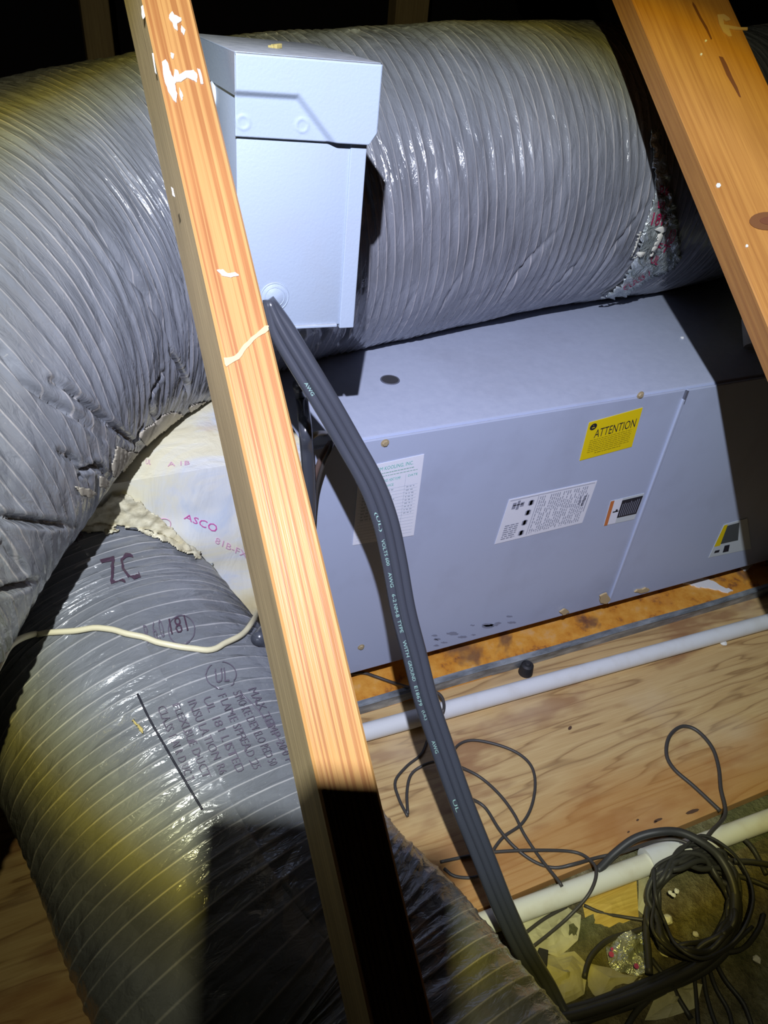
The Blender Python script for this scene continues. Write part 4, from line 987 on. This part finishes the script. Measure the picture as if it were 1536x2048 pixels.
# ------------------------------------------------------------------ coils and loose cable at lower right
def ipx(l, ox=768, oy=1348, s=2.): return [(ox + a[0] / s, oy + a[1] / s) + tuple(a[2:]) for a in l]
o = tube('arched_cable', [onZ(x, y, z) for x, y, z in ipx([(852, 790, .004), (880, 762, .008), (920, 720, .015), (1000, 660, .030), (1090, 633, .042), (1180, 632, .045), (1270, 672, .045), (1340, 730, .038), (1390, 820, .03), (1410, 920, .02), (1400, 1000, .012), (1350, 1080, .004), (1280, 1150, .0), (1150, 1230, -.002)])], .0056, M['cable_dusty'], None, .005, 12)
tag(o, 'thick black cable arching over the coupling of the yellow pipe', 'cable')
for ci, (cx0, cy0, rx0, ry0, tilt, turns, rr_, lab, sd) in enumerate([(1240, 905, 158, 205, .25, 5.4, .0028, 'coil of thin dark cable below the yellow pipe', 4), (1235, 930, 175, 185, -.2, 4.2, .0038, 'looser coil of black cable tangled in the thin coil', 9), (1270, 890, 205, 225, .1, 1.6, .0022, 'widest thin loops of dark cable around the coil', 15)]):
    rs = random.Random(sd); pts = []
    for k_ in range(int(turns * 12)):
        a_ = 2 * math.pi * k_ / 12 + .4; kk = 1 + rs.uniform(-.17, .15); x = cx0 + rx0 * kk * math.cos(a_) * math.cos(tilt) - ry0 * kk * math.sin(a_) * math.sin(tilt); y = cy0 + rx0 * kk * math.cos(a_) * math.sin(tilt) + ry0 * kk * math.sin(a_) * math.cos(tilt)
        q = ipx([(x, y)])[0]; z_ = ZL + .010 + rs.uniform(0, .028) + .010 * ci; pp_ = onZ(q[0], q[1], z_)
        if pp_[1] > .285: pp_ = onZ(q[0], q[1], max(z_, .022 + rs.uniform(0, .012)))
        pts.append(pp_)
    tag(tube('cable_coil', pts, rr_, M['cable_dusty'], None, .006, 8), lab, 'cable')
labs = ['uppermost strand of the thick black cable bundle at the bottom edge', 'second strand of the black cable bundle at the bottom edge', 'third strand of the black cable bundle at the bottom edge', 'lowest strand of the thick black cable bundle at the bottom edge', 'hidden inner strand of the black cable bundle at the bottom edge']
for i in range(5):
    dy_ = (-26, -8, 10, 28, 2)[i]; lift_ = (.0, .004, .004, .0, .012)[i]
    pts = [(660, 1385), (740, 1372), (850, 1340), (1000, 1284), (1150, 1222), (1280, 1150), (1370, 1060), (1405, 950), (1400, 860)]
    rs = random.Random(i); q = [(x + dy_ * .28 + rs.uniform(-5, 5), y + dy_ * (.9 if x > 700 else .6) + rs.uniform(-5, 5)) for x, y in pts]
    P3 = [onZ(x, y, ZL + .0085 + lift_ + (.0 if k_ < 5 else .006 * (k_ - 4))) for k_, (x, y) in enumerate(ipx(q))]
    tag(tube('bundle_cable', P3, .0060, M['cable_dusty'], None, .006, 10), labs[i], 'cable', 'black cables of the bottom bundle')
extra = [([(802, 1215), (812, 1170), (835, 1120), (900, 1062), (1000, 1032), (1062, 1010)], .0036, 'black cable arching beside the foil scrap'),
         ([(1062, 1200), (1056, 1100), (1050, 1040), (1058, 950), (1100, 850), (1180, 780), (1310, 742)], .0046, 'dark upright cable crossing left of the coil'),
         ([(1080, 1010), (1150, 1060), (1240, 1100), (1350, 1112), (1440, 1095), (1500, 1020), (1520, 960)], .0030, 'thin dark loop hanging right of the coil'),
         ([(1400, 748), (1470, 750), (1560, 765)], .0036, 'brownish cable leaving the coil to the right edge'),
         ([(1320, 790), (1430, 810), (1560, 860)], .0032, 'second cable leaving the coil to the right edge'),
         ([(1430, 650), (1470, 690), (1500, 740), (1530, 800)], .0034, 'short dark cable at the right edge below the yellow pipe'),
         ([(1275, 1180), (1290, 1280), (1320, 1380), (1350, 1440)], .0026, 'first thin strand trailing down from the bundle'),
         ([(1300, 1175), (1330, 1260), (1380, 1350), (1400, 1440)], .0026, 'second thin strand trailing down from the bundle'),
         ([(1240, 1190), (1250, 1300), (1260, 1420)], .0026, 'third thin strand trailing down from the bundle'),
         ([(1330, 1160), (1370, 1230), (1440, 1320), (1480, 1430)], .0026, 'fourth thin strand trailing down from the bundle'),
         ([(1070, 1140), (1100, 1180), (1150, 1240), (1180, 1300), (1230, 1380)], .0032, 'dark strand passing under the bundle'),
         ([(1060, 1300), (1010, 1350), (960, 1430)], .0036, 'dark cable end at the bottom edge under the bundle')]
for i, (pts, r_, lab) in enumerate(extra):
    rs = random.Random(50 + i); z_ = ZL + r_ + (.002, .018, .016, .02, .014, .008, .004, .007, .004, .009, .003, .003)[i]
    tag(tube('loose_cable', [onZ(x, y, z_ + (rs.uniform(0, .004))) for x, y in ipx(pts)], r_, M['cable_dusty'], None, .006, 8), lab, 'cable')

# ------------------------------------------------------------------ debris in the joist bay
def crumple(name, px, z, amp, material, seed, label, cat, parent=None, up_=.0):
    pts = [onZ(x, y, z) for x, y in px]; c = sum(pts) / len(pts); n_ = 12; V = []; Fc = []; rs = np.random.RandomState(seed); k = len(pts); rings = 6
    for j in range(rings):
        f_ = (j + 1) / rings
        for p_ in pts:
            q = c + (p_ - c) * f_; h = abs(float(vnoise(np.array(q[0] * 45), np.array(q[1] * 45), seed)) - .4) * amp + up_ * (1 - f_); V.append((q[0], q[1], z + h + .0008))
    V.append((c[0], c[1], z + up_ + amp * .4)); ci = len(V) - 1
    for j in range(rings - 1):
        for i in range(k): Fc.append((j * k + i, j * k + (i + 1) % k, (j + 1) * k + (i + 1) % k, (j + 1) * k + i))
    for i in range(k): Fc.append((ci, (i + 1) % k, i))
    o = mk(name, V, Fc, material, parent)
    bmx = bmesh.new(); bmx.from_mesh(o.data); bmesh.ops.recalc_face_normals(bmx, faces=bmx.faces)
    bmx.to_mesh(o.data); bmx.free()
    sm = o.modifiers.new('sol', 'SOLIDIFY'); sm.thickness = .0008; sm.offset = 1
    return tag(o, label, cat)
c8 = lambda l: cz(l, 1000, 1640, 2.866)
zf = ZL + .001
crumple('kraft_paper', rough(c8([(110, 590), (380, 500), (460, 560), (440, 700), (330, 790), (180, 760), (120, 680)]), 2, 2, 1), zf, .012, M['kraft'], 1, 'yellow-lit sheet of kraft paper beside the black cables', 'paper', None, .004)
crumple('kraft_paper', rough(c8([(190, 800), (420, 760), (500, 840), (480, 1000), (360, 1060), (260, 960)]), 2, 2, 2), zf, .016, M['kraft'], 2, 'crumpled kraft paper next to the lower duct, above the cable bundle', 'paper', None, .008)
crumple('kraft_paper', rough(c8([(490, 820), (640, 860), (830, 900), (700, 980), (560, 1030), (500, 960)]), 2, 2, 3), zf, .012, M['kraft'], 3, 'kraft paper scrap touching the top of the cable bundle', 'paper', None, .006)
crumple('kraft_paper', rough(c8([(880, 640), (960, 680), (1010, 780), (960, 830), (890, 760)]), 2, 2, 4), zf, .010, M['kraft'], 4, 'small pale paper scrap right of the foil', 'paper', None, .006)
crumple('kraft_paper', rough(c8([(900, 980), (1040, 930), (1150, 950), (1120, 1080), (950, 1150), (820, 1160)]), 2, 2, 5), zf, .014, M['kraft'], 5, 'pale paper below the cable bundle at the bottom edge', 'paper', None, .006)
crumple('kraft_paper', rough(c8([(790, 330), (880, 320), (850, 420), (830, 560), (790, 520)]), 2, 2, 6), zf, .010, M['kraft'], 6, 'pale upright paper strip under the pipe coupling', 'paper', None, .012)
crumple('wood_block', c8([(470, 480), (560, 420), (780, 350), (790, 560), (640, 620), (500, 640)]), zf, .003, M['stain'], 7, 'yellow-lit bit of board under the pipe beside the paper', 'board', None, .010)
o = crumple('foil_scrap', rough(c8([(600, 740), (690, 680), (800, 650), (860, 700), (850, 880), (780, 900), (690, 880), (620, 850)]), 3, 3, 8), zf, .030, M['foil'], 8, 'crumpled silver foil scrap with pink marks in the debris', 'foil', None, .010)
for (x, y, r_) in ((636, 770, 9), (780, 838, 8), (640, 740, 5)):
    q = c8([(x, y)])[0]; pq = onZ(q[0], q[1], zf + .022); bb = MB(); bb.cyl(pq, (.2, -.3, 1), .0035 * r_ / 9, .0015, 9); bb.build('pink_mark', M['ink_pink'], o)
b = MB(); q = onZ(1086, 1914, ZL + .014); b.box(q, (.6, .8, 0), (-.8, .6, 0), (0, 0, 1), (-.010, -.006, -.0135), (.010, .006, .001), .001); tag(b.build('black_tag', M['rubber']), 'small black rectangular tag beside the cables near the lower duct', 'tag')
# loose insulation covering the bay
nxg, nyg = 150, 110; xs = np.linspace(-.55, 1.9, nxg); ys = np.linspace(-.5, .29, nyg); Xg, Yg = np.meshgrid(xs, ys, indexing='ij')
hg = ZL + .0005 + np.clip(vnoise(Xg * 14, Yg * 14, 5) * .010 + vnoise(Xg * 60, Yg * 60, 6) * .006 - .006, 0, 1); V = np.stack([Xg, Yg, hg], -1).reshape(-1, 3)
i = np.arange(nxg - 1)[:, None] * nyg; j = np.arange(nyg - 1)[None]; Fc = np.stack([i + j, i + nyg + j, i + nyg + 1 + j, i + j + 1], -1).reshape(-1, 4)
o = mk('loose_insulation', V, Fc, M['insul'], None, True); tag(o, 'matted brown and green loose insulation filling the bay in front of the plywood', 'insulation', None, 'stuff')
# pale crumbs on plywood and in the bay
crumbs = [(1446, 1288, 0, .006, 'pale crumb on the plywood at right below the white pipe'), (1242, 594, ZR, .005, 'white crumb on the cabinet top under the duct'), (1364, 677, ZT, .003, 'tiny white crumb on the cabinet top near the brace'),
          (1352, 1783, ZL + .03, .0035, 'pale crumb inside the cable coil'), (1340, 1786, ZL + .03, .003, 'smaller pale crumb inside the cable coil'), (1346, 1791, ZL + .03, .003, 'third pale crumb inside the cable coil'), (1332, 1840, ZL + .02, .007, 'grey-white lump at the lower left of the coil'),
          (1512, 1920, ZL + .006, .005, 'white sliver on the insulation at the right edge'), (1390, 1870, ZL + .008, .004, 'pale bit on the insulation by the bundle')]
for i, (x, y, z, r_, lab) in enumerate(crumbs):
    bm = bmesh.new(); bmesh.ops.create_icosphere(bm, subdivisions=2, radius=r_); q = onZ(x, y, z); rs = random.Random(i)
    V = [np.array([v.co.x * (1 + rs.uniform(-.25, .25)), v.co.y * (1 + rs.uniform(-.25, .25)), v.co.z * .6 * (1 + rs.uniform(-.2, .2))]) + q + np.array([0, 0, r_ * .5]) for v in bm.verts]; bm.verts.index_update()
    tag(mk('crumb', V, [[v.index for v in f.verts] for f in bm.faces], M['foam_crumb'], None), lab, 'crumb'); bm.free()
# dark stopper on the pan rim
q = onZ(1063, 1338, .022); b = MB(); b.cyl((q[0], YP0 - .012, .0), (0, 0, 1), .0125, .022, 22, .0105, .003); b.cyl((q[0], YP0 - .012, .021), (0, 0, 1), .006, .005, 14, .005, .001)
tag(shade_auto(b.build('rubber_stopper', M['rubber'])), 'small black rubber stopper beside the pan rim', 'stopper')
# stains on the plywood: knots and nail marks
for i, (x, y, rx_, ry_) in enumerate([(1316, 1640, 9, 3), (1385, 1623, 14, 4), (1311, 1644, 4, 2), (1140, 1456, 4, 4), (1257, 1664, 3, 2), (1275, 1640, 3, 2)]):
    splat('dark_mark', rough([(x + rx_ * math.cos(a), y + ry_ * math.sin(a) - rx_ * math.cos(a) * .3) for a in np.linspace(0, 6.28, 9)[:-1]], 1, .7, i), fz(.0002), M['stain_dark'], ply, .0002, (0, 0, 1))
# stub of insulated pipe on the cabinet at the right
q = onZ(1500, 706, ZT); ax_ = np.array([.25, .6, .55]); ax_ /= np.linalg.norm(ax_)
b = MB(); b.cyl(q + np.array([0, 0, .0115]), ax_, .0135, .05, 26, .0145, .003); tag(shade_auto(b.build('pipe_stub', M['dust_lump'])), 'dusty grey stub of pipe on the cabinet behind the brace', 'pipe')
# ------------------------------------------------------------------ the hand-held phone that takes the picture (behind the lens; it throws the dark block at the bottom)
ph = empty('phone', c2w([-.024, -.01, -.008]), 'dark phone just out of view, its block shadow falls on the lower duct', 'phone')
ex, ey, ez = R @ np.array([1., 0, 0]), R @ np.array([0, 1., 0]), R @ np.array([0, 0, 1.])
b = MB(); b.box(c2w([0, 0, 0]), ex, ey, ez, (-.060, -.100, -.0125), (.0125, .060, -.0045), .003); shade_auto(b.build('phone_case', M['phone_body'], ph))
b = MB(); b.cyl(c2w([0, 0, -.0047]), ez, .008, .0025, 28, None, .0006); b.build('lens_ring', M['steel'], ph)
